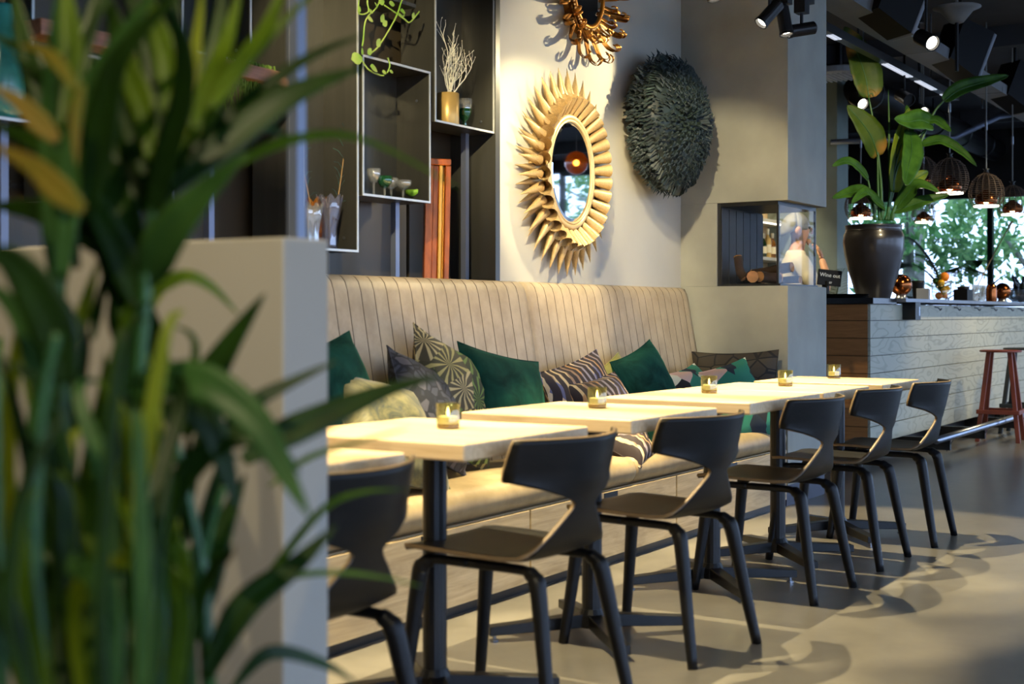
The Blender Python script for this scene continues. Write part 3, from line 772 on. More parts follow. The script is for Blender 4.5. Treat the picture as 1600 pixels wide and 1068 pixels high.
# upper mirror with curled leaves
mc2 = Vector((6.0, YW, 2.735))
m2 = thing('curled_leaf_mirror', 'oval antique gold mirror with rings of curled leaves, cut by the top edge', 'mirror', mc2)
def curl_mesh(name, path, w0):
    mb = MB(); pts = smooth_pts(path, 14)
    def wd(t): return w0 * (1 - .55 * t)
    vs = []
    for i, p in enumerate(pts):
        t = i / 14
        vs += [Vector((-wd(t), p.y, p.z)), Vector((0, p.y - .006, p.z)), Vector((wd(t), p.y, p.z))]
    fs = []
    for i in range(14):
        fs += [(3*i, 3*i+1, 3*i+4, 3*i+3), (3*i+1, 3*i+2, 3*i+5, 3*i+4)]
    mb.add(vs, fs); me = mb.mesh(name); me.materials.append(MT['oldgold'])
    for p in me.polygons: p.use_smooth = True
    return me
c1 = curl_mesh('leaf', [(0,-.03,0), (0,-.05,.05), (0,-.085,.095), (0,-.115,.085), (0,-.11,.055), (0,-.085,.055)], .0095)
c2 = curl_mesh('leaf', [(0,-.02,0), (0,-.03,.09), (0,-.045,.15), (0,-.08,.175), (0,-.10,.155), (0,-.085,.135)], .0105)
for k in range(60):
    a = 2 * PI * k / 60
    for me, s0, off in ((c1, .95, 0), (c2, 1.12, PI/60)):
        o = bpy.data.objects.new('leaf', me); COL.objects.link(o); o.parent = m2
        an = a + off
        p = el(an, .150, .185, 0)
        out = Vector((math.cos(an)/.150, 0, math.sin(an)/.185)).normalized()
        X_ = Vector((0,1,0)).cross(out)
        rot = Matrix((X_, Vector((0,1,0)), out)).transposed().to_4x4()
        o.matrix_local = Matrix.Translation(p) @ rot @ Matrix.Rotation(R(12 * math.sin(k * 2.1)), 4, 'Y') @ Matrix.Scale(s0 * (1 + .06 * math.sin(k*1.7)), 4)
ring(MB(), .155, .190, -.05, .013).build('frame', MT['oldgold'], m2, smooth=True)
bd = MB()
for k in range(72): bd.ball(el(2*PI*k/72, .168, .203, -.052), .006, 6)
bd.build('beading', MT['goldframe'], m2, smooth=True)
MB().add([el(2*PI*k/n, .146, .181, -.052) for k in range(n)], [tuple(range(n))]).build('mirror_glass', MT['mirror'], m2)
MB().add([el(2*PI*k/n, .19, .23, -.03) for k in range(n)] + [el(2*PI*k/n, .19, .23, 0) for k in range(n)], [tuple(range(n)), tuple(range(n, 2*n))[::-1]] + [(k, (k+1) % n, n+(k+1) % n, n+k) for k in range(n)]).build('backing', MT['oldgold'], m2)

# ------------------------------------------------------------------ feather hat
hc = Vector((6.73, YW, 2.13))
HS = 1.3
hat = thing('feather_hat', 'round teal grey feather headdress hung on the wall', 'wall decoration', hc)
q = Matrix.Rotation(R(90), 4, 'X')
MB().lathe([(.10, 0), (.115, .03), (.22, .12), (.31, .175), (.30, .185), (.05, .19)], 28, mat=q).build('woven_cone', MT['woven'], hat, smooth=True)
rb = MB()
for k in range(28):
    a = 2*PI*k/28
    rb.tube([q @ Vector((math.cos(a)*r, math.sin(a)*r, z)) for r, z in ((.103, .002), (.118, .03), (.223, .12), (.312, .176))], .004, 4)
rb.build('woven_rib', MT['woven'], hat)
rng = random.Random(3)
fm = MB()
def feather(root, d_, nrm, ln, wd):
    d_ = d_.normalized(); s_ = d_.cross(nrm).normalized() * wd
    droop = nrm * -.25 * ln
    p0 = root; p1 = root + d_ * ln * .55 + nrm * .012; p2 = root + d_ * ln + droop * .3
    fm.add([p0 - s_*.4, p0 + s_*.4, p1 - s_, p1 + nrm*.004, p1 + s_, p2], [(0, 2, 3), (0, 3, 1), (1, 3, 4), (2, 5, 3), (3, 5, 4)])
for ringi in range(17):
    rad = .02 + .022 * ringi
    cnt = int(10 + 6.2 * ringi)
    for k in range(cnt):
        a = 2 * PI * (k + rng.random()) / cnt
        out = Vector((math.cos(a), 0, math.sin(a)))
        dome = .245 - .30 * rad * rad / .36 - (.05 if ringi > 14 else 0)
        root = out * rad + Vector((0, -dome, 0))
        lift = .62 - .025 * ringi
        dr = out + Vector((0, -lift, 0)) + Vector((rng.uniform(-.25,.25), rng.uniform(-.15,.15), rng.uniform(-.25,.25)))
        feather(root, dr, Vector((0,-1,0)) + out * .3, rng.uniform(.05, .085), rng.uniform(.007, .012))
for ringi in range(5):                      # skirt turning back towards the wall
    for k in range(120):
        a = 2 * PI * (k + rng.random()) / 120
        out = Vector((math.cos(a), 0, math.sin(a)))
        root = out * (.37 - .012 * ringi) + Vector((0, -.135 - .0 + .022 * ringi - .03, 0))
        dr = out * .8 + Vector((0, .55 + .1*ringi, -.5)) + Vector((rng.uniform(-.3,.3), rng.uniform(-.3,.3), rng.uniform(-.3,.3)))
        feather(root, dr, out + Vector((0, .2, 0)), rng.uniform(.05, .08), rng.uniform(.008, .013))
MB().lathe([(.30,.165), (.36,.15), (.375,.13), (.37,.15), (.30,.20), (.2,.232), (.05,.243), (.001,.245)], 28, mat=q).build('feather_bed', MT['feather'], hat, smooth=True)
o = fm.build('feather', MT['feather'], hat); o['kind'] = 'stuff'; o['label'] = 'dense short teal grey feathers'
for ch_ in hat.children:
    for v in ch_.data.vertices: v.co.y = min(-.001, v.co.y * HS); v.co.x *= .91; v.co.z *= .93

# ------------------------------------------------------------------ steel shelf boxes in the niche
def shelf_box(label, x0, x1, z0, z1, post=None, depth=.185, y0=YW + .003, top=True):
    t = thing('shelf_box', label, 'shelf', ((x0 + x1)/2, y0, z0), group='open steel shelf boxes')
    th = .006
    MB().box(x0, x1, y0 + depth - th, y0 + depth, z0, z1).build('back_sheet', MT['shelfsteel'], t, world=True)
    MB().box(x0, x1, y0 + .004, y0 + depth - th, z0, z0 + th).build('bottom_sheet', MT['shelfsteel'], t, world=True)
    if top: MB().box(x0, x1, y0 + .004, y0 + depth - th, z1 - th, z1).build('top_sheet', MT['shelfsteel'], t, world=True)
    MB().box(x0, x0 + th, y0 + .004, y0 + depth - th, z0 + th, z1 - th).build('side_sheet', MT['shelfsteel'], t, world=True)
    MB().box(x1 - th, x1, y0 + .004, y0 + depth - th, z0 + th, z1 - th).build('side_sheet', MT['shelfsteel'], t, world=True)
    e = MB(); w_ = .009
    e.box(x0, x0 + w_, y0, y0 + .004, z0, z1).box(x1 - w_, x1, y0, y0 + .004, z0, z1).box(x0 + w_, x1 - w_, y0, y0 + .004, z0, z0 + w_)
    if top: e.box(x0 + w_, x1 - w_, y0, y0 + .004, z1 - w_, z1)
    e.build('front_edge', MT['shelfedge'], t, world=True)
    for zz in (z0 + .06, z1 - .12):
        MB().tube([(x1 - th - .003, y0 + .07, zz), (x1 - th, y0 + .07, zz)], .006, 10).build('screw', MT['steel'], t, world=True)
    if post:
        MB().box(post - .0135, post + .0135, y0 + .10, y0 + .127, .0, z0).build('post', MT['post'], t, world=True)
    return t
shelf_box('open steel box with coupe glasses and a lime bowl', 4.238, 4.703, 1.558, 2.124, 4.60)
shelf_box('tall open steel box with gold vase and white branch', 4.736, 5.205, 1.915, 2.80, 5.13)
shelf_box('tall dark steel box with peacock feathers and crystal vases', 3.80, 4.212, 1.328, 2.62, 4.10)
shelf_box('steel box with pale gold vase behind the palm leaves', 2.765, 3.228, 1.437, 1.90, 3.15)
shelf_box('steel shelf box holding the teal vase at the left edge', 2.19, 2.66, 1.655, 2.42, 2.63)
shelf_box('dark empty steel box behind the palm fronds', 3.26, 3.60, 1.98, 2.62, 3.50)
# walnut board laid across the boxes behind the palms
b0 = atY(40, 140, YW - .03); b1 = atY(452, 138, YW - .03)
t = MB().box(b0.x, b1.x - .02, YW - .10, YW - .002, 1.905, 1.955).build('walnut_board', MT['boardwood'], bevel=.004)
tag(t, 'brown walnut board above the gold vase box', 'board')
# lettering on the dark back wall
def text(body, size, loc, rot, m, parent, ext=.001, align='CENTER'):
    cu = bpy.data.curves.new('lettering', 'FONT'); cu.body = body; cu.size = size; cu.extrude = ext; cu.align_x = align
    me_o = bpy.data.objects.new('tmp', cu); COL.objects.link(me_o)
    dg = bpy.context.evaluated_depsgraph_get(); me = bpy.data.meshes.new_from_object(me_o.evaluated_get(dg))
    bpy.data.objects.remove(me_o)
    me.materials.clear(); me.materials.append(m)
    o = bpy.data.objects.new('lettering', me); COL.objects.link(o); o.parent = parent
    o.location = loc; o.rotation_euler = rot; return o
p = atY(8, 292, YN); text('Gentle', .032, (p.x, YN - .0015, p.z), (R(90),0,0), MT['faintprint'], nw, align='LEFT')
p = atY(275, 272, YN); text('n', .036, (p.x, YN - .0015, p.z), (R(90),0,0), MT['faintprint'], nw, align='LEFT')
# steel post on the partition
tag(MB().box(1.700, 1.722, 1.500, 1.522, 1.2075, CEIL).build('steel_post', MT['post']), 'blue grey steel post standing on the partition corner', 'post')

# ---- things in the boxes
def lathe_thing(name, label, cat, prof, m, loc, n=24, group=None, smooth=True):
    o = MB().lathe(prof, n).build(name, m, smooth=smooth); o.location = loc
    return tag(o, label, cat, group)
YS = YW + .08
def onshelf(px, Y, z): 
    p = atY(px, 300, Y); return Vector((p.x, Y, z))
ZA = 1.5645
def goblet(label, loc, bowl_m, foot_m, h=.1, r=.036, name='goblet', deep=.05):
    t = thing(name, label, 'glass', loc, group='small glasses in the steel box')
    MB().lathe([(r*.75,0), (r*.7,.003), (.005,.007), (.005,h-deep)], 20).build('foot', foot_m, t, smooth=True)
    MB().lathe([(.005,h-deep), (r*.55,h-deep+.006), (r*.95,h-deep*.45), (r,h), (r*.95,h), (r*.88,h-deep*.42), (r*.5,h-deep+.010), (.002,h-deep+.008)], 20, cap=False).build('bowl', bowl_m, t, smooth=True)
    return t
goblet('clear cut glass goblet at the left of the steel box', onshelf(584, YS, ZA), MT['crystal'], MT['crystal'], .12, .03, deep=.06)
goblet('dark green goblet in the steel box', onshelf(601, YS - .02, ZA), MT['greenglass'], MT['crystal'], .092, .033)
goblet('clear goblet with green sheen in the steel box', onshelf(611, YS + .05, ZA), MT['crystal'], MT['crystal'], .10, .033)
goblet('clear coupe glass beside the lime bowl', onshelf(630, YS, ZA), MT['crystal'], MT['crystal'], .088, .038, 'coupe_glass', .04)
goblet('lime green footed bowl in the steel box', onshelf(648, YS + .02, ZA), MT['limeglass'], MT['greenglass'], .056, .042, 'footed_bowl', .034)
# gold vase with bleached branch
ZB = 1.9215
gv = thing('cylinder_vase', 'pale gold cylinder vase in the upper steel box', 'vase', onshelf(700, YS, ZB))
MB().lathe([(.048,0), (.05,.004), (.05,.148), (.047,.15), (.044,.147), (.044,.01), (.001,.008)], 28, cap=False).build('body', MT['goldvase'], gv, smooth=True)
def branch(mb, p, d_, ln, r, depth, rng, up=.12):
    pts = [p]; q_ = Vector(p); dd = Vector(d_).normalized()
    for i in range(4):
        dd = (dd + Vector((rng.uniform(-.35,.35), rng.uniform(-.25,.25), rng.uniform(-.2,.35) + up))).normalized()
        q_ = q_ + dd * ln / 4; pts.append(q_.copy())
    mb.tube(pts, [r, r*.9, r*.8, r*.65, r*.4], 5)
    if depth:
        for k in (1, 2, 3, 4):
            nd = (dd + Vector((rng.uniform(-1.1,1.1), rng.uniform(-.35,.35), rng.uniform(-.4,.9)))).normalized()
            branch(mb, pts[k], nd, ln * rng.uniform(.4,.65), r*.6, depth-1, rng, up)
    else:
        mb.ball(pts[-1], r*1.5, 6)
rng = random.Random(11); mb = MB()
for k in range(6): branch(mb, Vector((0,0,.10)), (rng.uniform(-.3,.45), rng.uniform(-.1,.1), 1), rng.uniform(.15,.25), .0034, 2, rng, .05)
tag(mb.build('coral_branch', MT['coral'], gv, smooth=True), 'bleached white twig')
gg = thing('green_goblet', 'emerald green glass goblet beside the gold vase', 'glass', onshelf(726, YS + .03, ZB))
MB().lathe([(.026,0), (.024,.004), (.008,.012), (.012,.03), (.008,.045), (.02,.06), (.032,.085), (.033,.105)], 20).build('green_bowl', MT['greenglass'], gg, smooth=True)
MB().lathe([(.033,.105), (.036,.15), (.034,.15), (.031,.106)], 20, cap=False).build('clear_rim', MT['crystal'], gg, smooth=True)
# crystal and coloured vases with feathers
ZC = 1.3345
def fluted(label, loc, m, r0, r1, h, flutes=12, name='fluted_vase'):
    N_ = flutes * 4; mb = MB(); rows = [(r0,0), (r0*1.05,h*.1), (r0*.98,h*.4), ((r0+r1)*.52,h*.75), (r1,h)]
    vs = []
    for j, (r, z) in enumerate(rows):
        for k in range(N_):
            f = math.cos(2*PI*k/4); rr = r * (1 + .07 * math.cos(2*PI*k*flutes/N_)); a = 2*PI*k/N_
            zz = z + (.012 * math.cos(2*PI*k*flutes/N_) if j == len(rows)-1 else 0)
            vs.append((rr*math.cos(a), rr*math.sin(a), zz))
    fs = [(j*N_+k, j*N_+(k+1) % N_, (j+1)*N_+(k+1) % N_, (j+1)*N_+k) for j in range(len(rows)-1) for k in range(N_)] + [tuple(range(N_))[::-1]]
    o = mb.add(vs, fs).build(name, m, smooth=True, solid=.004); o.location = loc
    return tag(o, label, 'vase', 'glass vases in the tall dark box')
fluted('clear fluted crystal vase behind the partition corner', onshelf(483, YS - .035, ZC), MT['crystal'], .035, .052, .165, 10)
av = fluted('amber glass vase behind the crystal one', onshelf(495, YS + .05, ZC), MT['amberglass'], .03, .045, .20, 8)
vv = fluted('grey violet glass vase holding a peacock feather', onshelf(515, YS - .01, ZC), MT['purpleglass'], .026, .05, .21, 8)
def plume(label, p0, p1, eye):
    t = thing('peacock_feather', label, 'feather', p0, group='peacock feathers in the vases')
    a = Vector((0,0,0)); b_ = Vector(p1) - Vector(p0)
    mid = (a + b_) / 2 + Vector((.01, 0, .01)); pts = smooth_pts([a, mid, b_], 12)
    MB().tube(pts, [.0035 - .002 * i/12 for i in range(13)], 5).build('quill', MT['drybranch'], t, smooth=True)
    bm = MB(); rg = random.Random(int(b_.length*1000))
    for i in range(3, 13):
        for s_ in (-1, 1):
            c = pts[i]; e_ = c + Vector((s_ * rg.uniform(.03,.06), rg.uniform(-.02,.02), rg.uniform(.02,.05)))
            bm.tube([c, (c+e_)/2 + Vector((0,0,.01)), e_], .0008, 3)
    bm.build('feather_vane', MT['peacock'], t)
    if eye:
        ee = MB(); ee.ball(b_ + Vector((0,0,.012)), .016, 10, sz=1.5); ee.build('eye', MT['peacock'], t, smooth=True)
b0 = onshelf(515, YS - .01, ZC + .02); plume('peacock feather with teal eye in the violet vase', b0, Vector((atY(541, 212, YS).x, YS, atY(541, 212, YS).z)), True)
b0 = onshelf(495, YS + .05, ZC + .02); plume('bare feather quill leaning left in the amber vase', b0, Vector((atY(459, 205, YS).x, YS, atY(459, 205, YS).z)), False)
# cream ornament and small face mask beside the post
p = onshelf(462, YS, ZC + .0)
lathe_thing('slim_vase', 'tall slim cream ceramic vase beside the steel post', 'vase', [(.03,0), (.034,.05), (.036,.22), (.034,.40), (.026,.47), (.012,.49), (.001,.492)], MT['cream'], p, 20)
# teal vase with dry tuft
tvp = onshelf(2, YS - .0, 1.6615)
tv = thing('teal_vase', 'tall teal glazed vase at the left edge', 'vase', tvp)
MB().lathe([(.05,0), (.066,.02), (.074,.08), (.064,.2), (.045,.30), (.034,.34), (.036,.352), (.03,.35), (.03,.3)], 28, cap=False).build('body', MT['teal'], tv, smooth=True)
mb = MB(); rg = random.Random(5)
for k in range(26):
    a = rg.uniform(0, 2*PI); mb.tube([(0,0,.33), (.02*math.cos(a), .02*math.sin(a), .40), (.045*math.cos(a), .03*math.sin(a), .47 + rg.uniform(-.03,.03))], [.002,.0015,.0006], 4)
mb.build('dry_tuft', MT['drybranch'], tv)
# pale gold vase and dry twigs in the left box
pv = thing('round_vase', 'pale gold vase with dry twigs behind the palm leaves', 'vase', onshelf(145, YS, 1.4435))
MB().lathe([(.05,0), (.06,.02), (.062,.09), (.05,.135), (.046,.15), (.042,.148), (.042,.1)], 24, cap=False).build('body', MT['goldvase'], pv, smooth=True)
mb = MB(); rg = random.Random(21)
for k in range(5): branch(mb, Vector((0,0,.12)), (rg.uniform(-.2,.7), 0, 1), rg.uniform(.12,.2), .004, 2, rg, 0)
mb.build('dry_twig', MT['drybranch'], pv, smooth=True)
for i, px in enumerate((214, 226, 238, 250, 260)):
    goblet(['first small glass behind the palms', 'second small glass behind the palms', 'middle small glass behind the palms', 'fourth small glass behind the palms', 'last small glass behind the palms near the box edge'][i], onshelf(px, YS + (.03 if i % 2 else -.02), 1.4435), MT['crystal'], MT['amberglass'] if i in (2,3) else MT['crystal'], .10, .022)
# moss hanging from the dark box
mo = thing('hanging_moss', 'yellow green moss hanging behind the palm fronds', 'plant', (3.52, YW - .02, 1.975))
mb = MB(); rg = random.Random(8)
for k in range(120):
    x, y = rg.uniform(-.13,.12), rg.uniform(-.05,.01); l = rg.uniform(.06,.2)
    mb.tube([(x, y, 0), (x + rg.uniform(-.02,.02), y - .01, -l*.5), (x + rg.uniform(-.04,.04), y - .01, -l)], [.003,.003,.001], 4)
o = mb.build('moss_strand', MT['moss'], mo); o['kind'] = 'stuff'

# gilt frame leaning in the niche
pf = thing('gilt_frame', 'tall orange gilt picture frame leaning behind the bench', 'picture frame', (4.86, 3.56, .9))
fq = Matrix.Rotation(R(2), 4, 'Y') @ Matrix.Rotation(R(-45), 4, 'Z')
def fb(x0, x1, y0, y1, z0, z1, nm, m): MB().box(x0, x1, y0, y1, z0, z1, mat=fq).build(nm, m, pf, bevel=.004)
HT = .85
fb(0, .035, -.03, .02, .02, HT, 'outer_rail', MT['orangeframe'])
fb(.035, .062, -.018, .02, .02, HT, 'cove_rail', MT['orangeframe'])
fb(.062, .078, -.028, .02, .02, HT, 'inner_rail', MT['framegold'])
fb(.090, .115, -.030, .02, .02, HT, 'gilt_edge', MT['orangeframe'])
fb(0, .115, -.03, .02, HT, HT + .03, 'top_rail', MT['orangeframe'])
fb(0, .115, -.03, .02, 0, .02, 'bottom_rail', MT['orangeframe'])
bd = MB()
for k in range(120):
    c = fq @ Vector((.084, -.02, .05 + k * (HT - .12) / 120)); bd.ball(c, .0055, 6)
bd.build('beading', MT['framegold'], pf, smooth=True)
fb(.078, .09, -.006, .02, .02, HT, 'bead_channel', MT['oldgold'])

# trailing plant hanging down in front of the boxes
tp = thing('trailing_plant', 'pale green trailing plant hanging over the steel boxes', 'plant', (4.36, YW + .09, 2.40))
MB().box(4.24, 4.62, YW + .02, YW + .2, 2.385, 2.40).build('wall_ledge', MT['shelfsteel'], tp, world=True)
MB().lathe([(.05,0), (.065,.09), (.066,.1), (.06,.1), (.055,.09)], 20, cap=False).build('pot', MT['terracotta'], tp, smooth=True)
YV = YW - .02
VINES = [[(595,-40), (592,5), (572,30), (568,60), (566,72)], [(566,-30), (560,8), (562,22), (576,18), (574,0), (585,-30)], [(640,-30), (628,0), (620,24), (606,50), (590,74), (578,84)], [(600,8), (618,20), (632,30), (640,35), (652,22), (655,18)], [(562,88), (575,108), (592,117), (600,118)], [(606,90), (609,102), (605,114)], [(622,20), (630,26), (632,18)]]
LV = [(559,91,26,20), (579,30,14,-10), (598,28,16,60), (602,36,14,40), (613,6,13,10), (597,3,14,30), (580,18,10,0), (578,80,14,50), (592,66,16,55), (630,18,12,-5), (646,24,12,60), (585,107,17,-15), (601,113,10,0), (612,112,9,0), (562,14,10,70), (566,80,12,80), (588,8,10,120), (575,-8,14,40), (620,-6,14,100)]
for v in VINES:
    pts = smooth_pts([atY(x, y, YV + .004 * math.sin(x)) for x, y in v], 20)
    MB().tube(pts, .0034, 5).build('vine', MT['pothos'], tp, smooth=True, world=True)
def leaf_blade(mb, base_, tip, nrm, w_, n=6, fold=.15, droop=.1):
    ax = tip - base_; ln = ax.length; ax = ax / ln; s_ = ax.cross(nrm).normalized(); u = s_.cross(ax).normalized()
    vs = []
    for i in range(n + 1):
        t = i / n; ww = w_ / 2 * (math.sin(PI * min(1, t**.7)) ** .8 if 0 < t < 1 else .02)
        c = base_ + ax * ln * t - u * droop * ln * t * t
        vs += [c - s_ * ww + u * fold * ww, c, c + s_ * ww + u * fold * ww]
    fs = []
    for i in range(n): fs += [(3*i, 3*i+1, 3*i+4, 3*i+3), (3*i+1, 3*i+2, 3*i+5, 3*i+4)]
    mb.add(vs, fs)
for x, y, s_, an in LV:
    c = atY(x, y, YV - .006); k = .0026 * s_
    d_ = Vector((math.cos(R(an)) * 1.3, 0, math.sin(R(an)))) * k
    mb = MB(); leaf_blade(mb, c - d_ * .5, c + d_ * .5, Vector((.3, -1, .3)), k * .75)
    mb.build('leaf', MT['pothos'], tp, smooth=True, world=True)
# ------------------------------------------------------------------ bar counter
BY, BXS, BXE, BD = 2.977, 9.49, 16.6, .62
bar = thing('bar_counter', 'long plank clad bar counter with black end and grey steel rail', 'bar counter', (BXS, BY, 0))
ZK, ZT = .147, 1.2
MB().box(BXS + .02, BXE, BY + .02, BY + BD, ZK, ZT - .045).build('carcass', MT['blackmetal'], bar, world=True)
MB().box(BXS + .06, BXE, BY + .10, BY + BD, 0, ZK).build('kick_plinth', MT['blackmetal'], bar, world=True)
rows = [ZK + .127 * i for i in range(8)] + [ZT - .045]
rg = random.Random(4)
for a, b_ in zip(rows, rows[1:]):
    x = BXS
    L_ = rg.uniform(.7, 2.3)
    while x < BXE - .01:
        e = min(BXE, x + L_)
        if BXE - e < .4: e = BXE
        MB().box(x + .0012, e - .0012, BY, BY + .02, a + .0022, b_ - .0022).build('plank', MT['plank'], bar, world=True, bevel=.0015, seg=1)
        x = e; L_ = rg.uniform(1.1, 2.6)
    MB().box(BXS, BXS + .02, BY + .021, BY + BD, a + .002, b_ - .002).build('end_plank', MT['endplank'], bar, world=True, bevel=.0015, seg=1)
XS = 10.03
MB().box(BXS - .03, XS, BY - .03, BY + BD + .03, ZT - .045, ZT).build('black_top', MT['barblack'], bar, world=True, bevel=.003)
MB().box(XS, BXE, BY - .10, BY + BD + .03, ZT - .028, ZT).build('steel_top', MT['barsteel'], bar, world=True, bevel=.002)
MB().box(10.28, 10.42, BY - .10, BY, ZT - .16, ZT - .028).build('socket_box', MT['blackmetal'], bar, world=True)
MB().box(10.36, 10.40, BY - .103, BY - .10, ZT - .13, ZT - .06).build('socket_plate', MT['steel'], bar, world=True)
for px in (1470, 1500, 1531, 1557, 1583, 1598):
    p = atY(px, 476, BY - .05)
    MB().tube(smooth_pts([(p.x, BY, ZT - .06), (p.x, BY - .03, ZT - .065), (p.x, BY - .045, ZT - .085), (p.x, BY - .06, ZT - .07)], 8), .006, 6).build('bag_hook', MT['steel'], bar, smooth=True, world=True)
rail_y = 2.62
MB().tube([(9.9, rail_y, .165), (BXE, rail_y, .165)], .028, 14).build('foot_rail', MT['steel'], bar, smooth=True, world=True)
for x in (10.3, 11.4, 12.6, 13.8, 15.2):
    MB().box(x - .02, x + .02, rail_y, BY + .12, .06, .15).add([(x - .02, rail_y - .02, .14), (x + .02, rail_y - .02, .14), (x + .02, rail_y + .03, .05), (x - .02, rail_y + .03, .05)], [(0,1,2,3)]).build('rail_bracket', MT['blackmetal'], bar, world=True)

# ------------------------------------------------------------------ bar stools
def make_stool(label, m, x, y, rz=0):
    t = thing('bar_stool', label, 'stool', (x, y, 0), R(rz), group='wooden bar stools')
    MB().lathe([(.165,.758), (.172,.762), (.172,.772), (.165,.776), (.001,.776)], 28).build('seat', m, t, smooth=False)
    for sx in (-1, 1):
        for sy in (-1, 1):
            a, b_ = Vector((sx*.085, sy*.085, .758)), Vector((sx*.165, sy*.165, 0))
            q_ = Vector((.018, 0, 0)); r_ = Vector((0, .018, 0))
            vs = [p + q_*i + r_*j for p in (b_, a) for i, j in ((-1,-1), (1,-1), (1,1), (-1,1))]
            MB().add(vs, [(3,2,1,0),(4,5,6,7),(0,1,5,4),(1,2,6,5),(2,3,7,6),(3,0,4,7)]).build('leg', m, t, bevel=.003)
    s_ = .165 - .08 * .25 / .758
    for k in range(4):
        q_ = Matrix.Rotation(R(90*k), 4, 'Z')
        MB().box(-s_ - .03, s_ + .03, -s_ - .036, -s_ - .016, .235, .27, mat=q_).build('footrest', m, t, bevel=.003)
    return t
make_stool('rust red wooden bar stool in front of the bar', MT['stoolred'], 11.95, 2.62, 4)
make_stool('dark grey bar stool behind the red one', MT['stooldark'], 12.85, 2.62, 0)

# ------------------------------------------------------------------ things on the bar
def onbar(px, Y, z=ZT): 
    p = atY(px, 460, Y); return Vector((p.x, Y, z + .0008))
POT = onbar(1365, 3.20)
pot = thing('plant_pot', 'large bronze black glazed pot on the bar end', 'pot', POT)
PR = [(.125,0), (.128,.012), (.14,.05), (.185,.19), (.222,.34), (.232,.43), (.226,.485), (.210,.515), (.212,.545), (.218,.555), (.205,.558), (.195,.545), (.195,.50)]
MB().lathe([(r * 1.0, z * 1.02) for r, z in PR], 40, cap=False).build('body', MT['pot'], pot, smooth=True)
MB().lathe([(.2105,.518), (.2165,.523), (.2105,.529)], 40, cap=False).build('rim_band', MT['pot'], pot, smooth=True)
MB().lathe([(.196,.515), (.1,.525), (.001,.53)], 24, cap=False).build('soil', MT['soil'], pot)
# bird of paradise growing in the pot
bp = thing('potted_plant', 'tall bird of paradise plant with broad leaves on the bar', 'plant', POT + Vector((0,0,.545)))
D0 = 10.15
def broad_leaf(path, w_, m, d0=D0, dd=0.0, face=(0,-1,.2), petiole=None, fold=.25, wave=.02, nm='leaf'):
    """path from leaf base to tip"""
    pts = [at(x, y, d0 + dd * i / max(1, len(path)-1)) for i, (x, y) in enumerate(path)]
    N_ = 16; P = smooth_pts(pts, N_); mb = MB(); vs = []
    nrm = (FW * -1 + Vector(face) * .5).normalized()
    for i, p in enumerate(P):
        t = i / N_; tg = (P[min(i+1, N_)] - P[max(i-1, 0)]).normalized(); s_ = tg.cross(nrm).normalized(); u = s_.cross(tg)
        ww = w_ / 2 * max(.02, math.sin(PI * min(1, (.04 + .96*t))**.75) ** .7)
        for j in range(-3, 4):
            f = j / 3
            vs.append(p + s_ * ww * f + u * (fold * ww * abs(f) + wave * w_ * math.sin(i * 1.9 + j) * abs(f)))
    fs = [(i*7+j, i*7+j+1, (i+1)*7+j+1, (i+1)*7+j) for i in range(N_) for j in range(6)]
    lf = mb.add(vs, fs).build(nm, m, bp, smooth=True, world=True, solid=.0015)
    mr = MB().tube([p - nrm * -.002 for p in P], [.007 * (1 - .8 * i / N_) for i in range(N_+1)], 5).build('midrib', MT['stem'], bp, smooth=True, world=True)
    if petiole:
        pp = [at(x, y, D0) for x, y in petiole] + [pts[0]]
        MB().tube(smooth_pts(pp, 12), [.013 - .006 * i / 12 for i in range(13)], 7).build('petiole', MT['stem'], bp, smooth=True, world=True)
broad_leaf([(1357,152), (1352,120), (1338,80), (1319,42)], .27, MT['birdbrown'], petiole=[(1378,344), (1376,280), (1366,200)])
broad_leaf([(1371,244), (1362,215), (1345,190), (1323,165)], .22, MT['birdbrown'], petiole=[(1374,344), (1372,300)], dd=-.15)
broad_leaf([(1396,300), (1398,260), (1404,215), (1420,168)], .15, MT['birdlight'], petiole=[(1384,344), (1390,320)], fold=.6)
broad_leaf([(1458,196), (1440,188), (1418,190), (1397,186)], .17, MT['birdleaf'], dd=-.2, petiole=[(1386,344), (1402,260), (1436,212)], face=(0,-.6,.8))
broad_leaf([(1422,205), (1424,235), (1418,265), (1414,290)], .19, MT['birdleaf'], dd=-.3, petiole=[(1386,344), (1396,270), (1412,215)])
broad_leaf([(1474,158), (1500,140), (1540,128), (1576,118)], .12, MT['birdleaf'], dd=.2, petiole=[(1390,344), (1424,260), (1456,182)], face=(0,-.2,1), fold=.5)
broad_leaf([(1440,226), (1470,220), (1500,236), (1526,260)], .09, MT['birdleaf'], dd=-.2, petiole=[(1392,344), (1412,290)], face=(0,-.2,1), fold=.4)
broad_leaf([(1446,190), (1462,188), (1476,198), (1486,206)], .08, MT['birdleaf'], dd=-.1, face=(0,-.2,1))
broad_leaf([(1356,280), (1340,262), (1322,252), (1300,260)], .09, MT['birdleaf'], dd=-.3, petiole=[(1368,344), (1362,310)], face=(0,-.2,1), fold=.3)
broad_leaf([(1378,322), (1350,300), (1325,302), (1300,310)], .11, MT['birdleaf'], dd=-.35, petiole=[(1376,344)], face=(0,-.2,1))
broad_leaf([(1382,325), (1362,308), (1350,300), (1330,318)], .10, MT['birdleaf'], dd=-.4, petiole=[(1378,344)], face=(0,-.3,1))
broad_leaf([(1396,330), (1425,320), (1450,312), (1484,304)], .10, MT['birdleaf'], dd=-.1, petiole=[(1390,344)], face=(0,-.2,1))
broad_leaf([(1400,326), (1420,300), (1438,288), (1468,300)], .11, MT['birdleaf'], dd=-.2, petiole=[(1394,344)], face=(0,-.3,1))
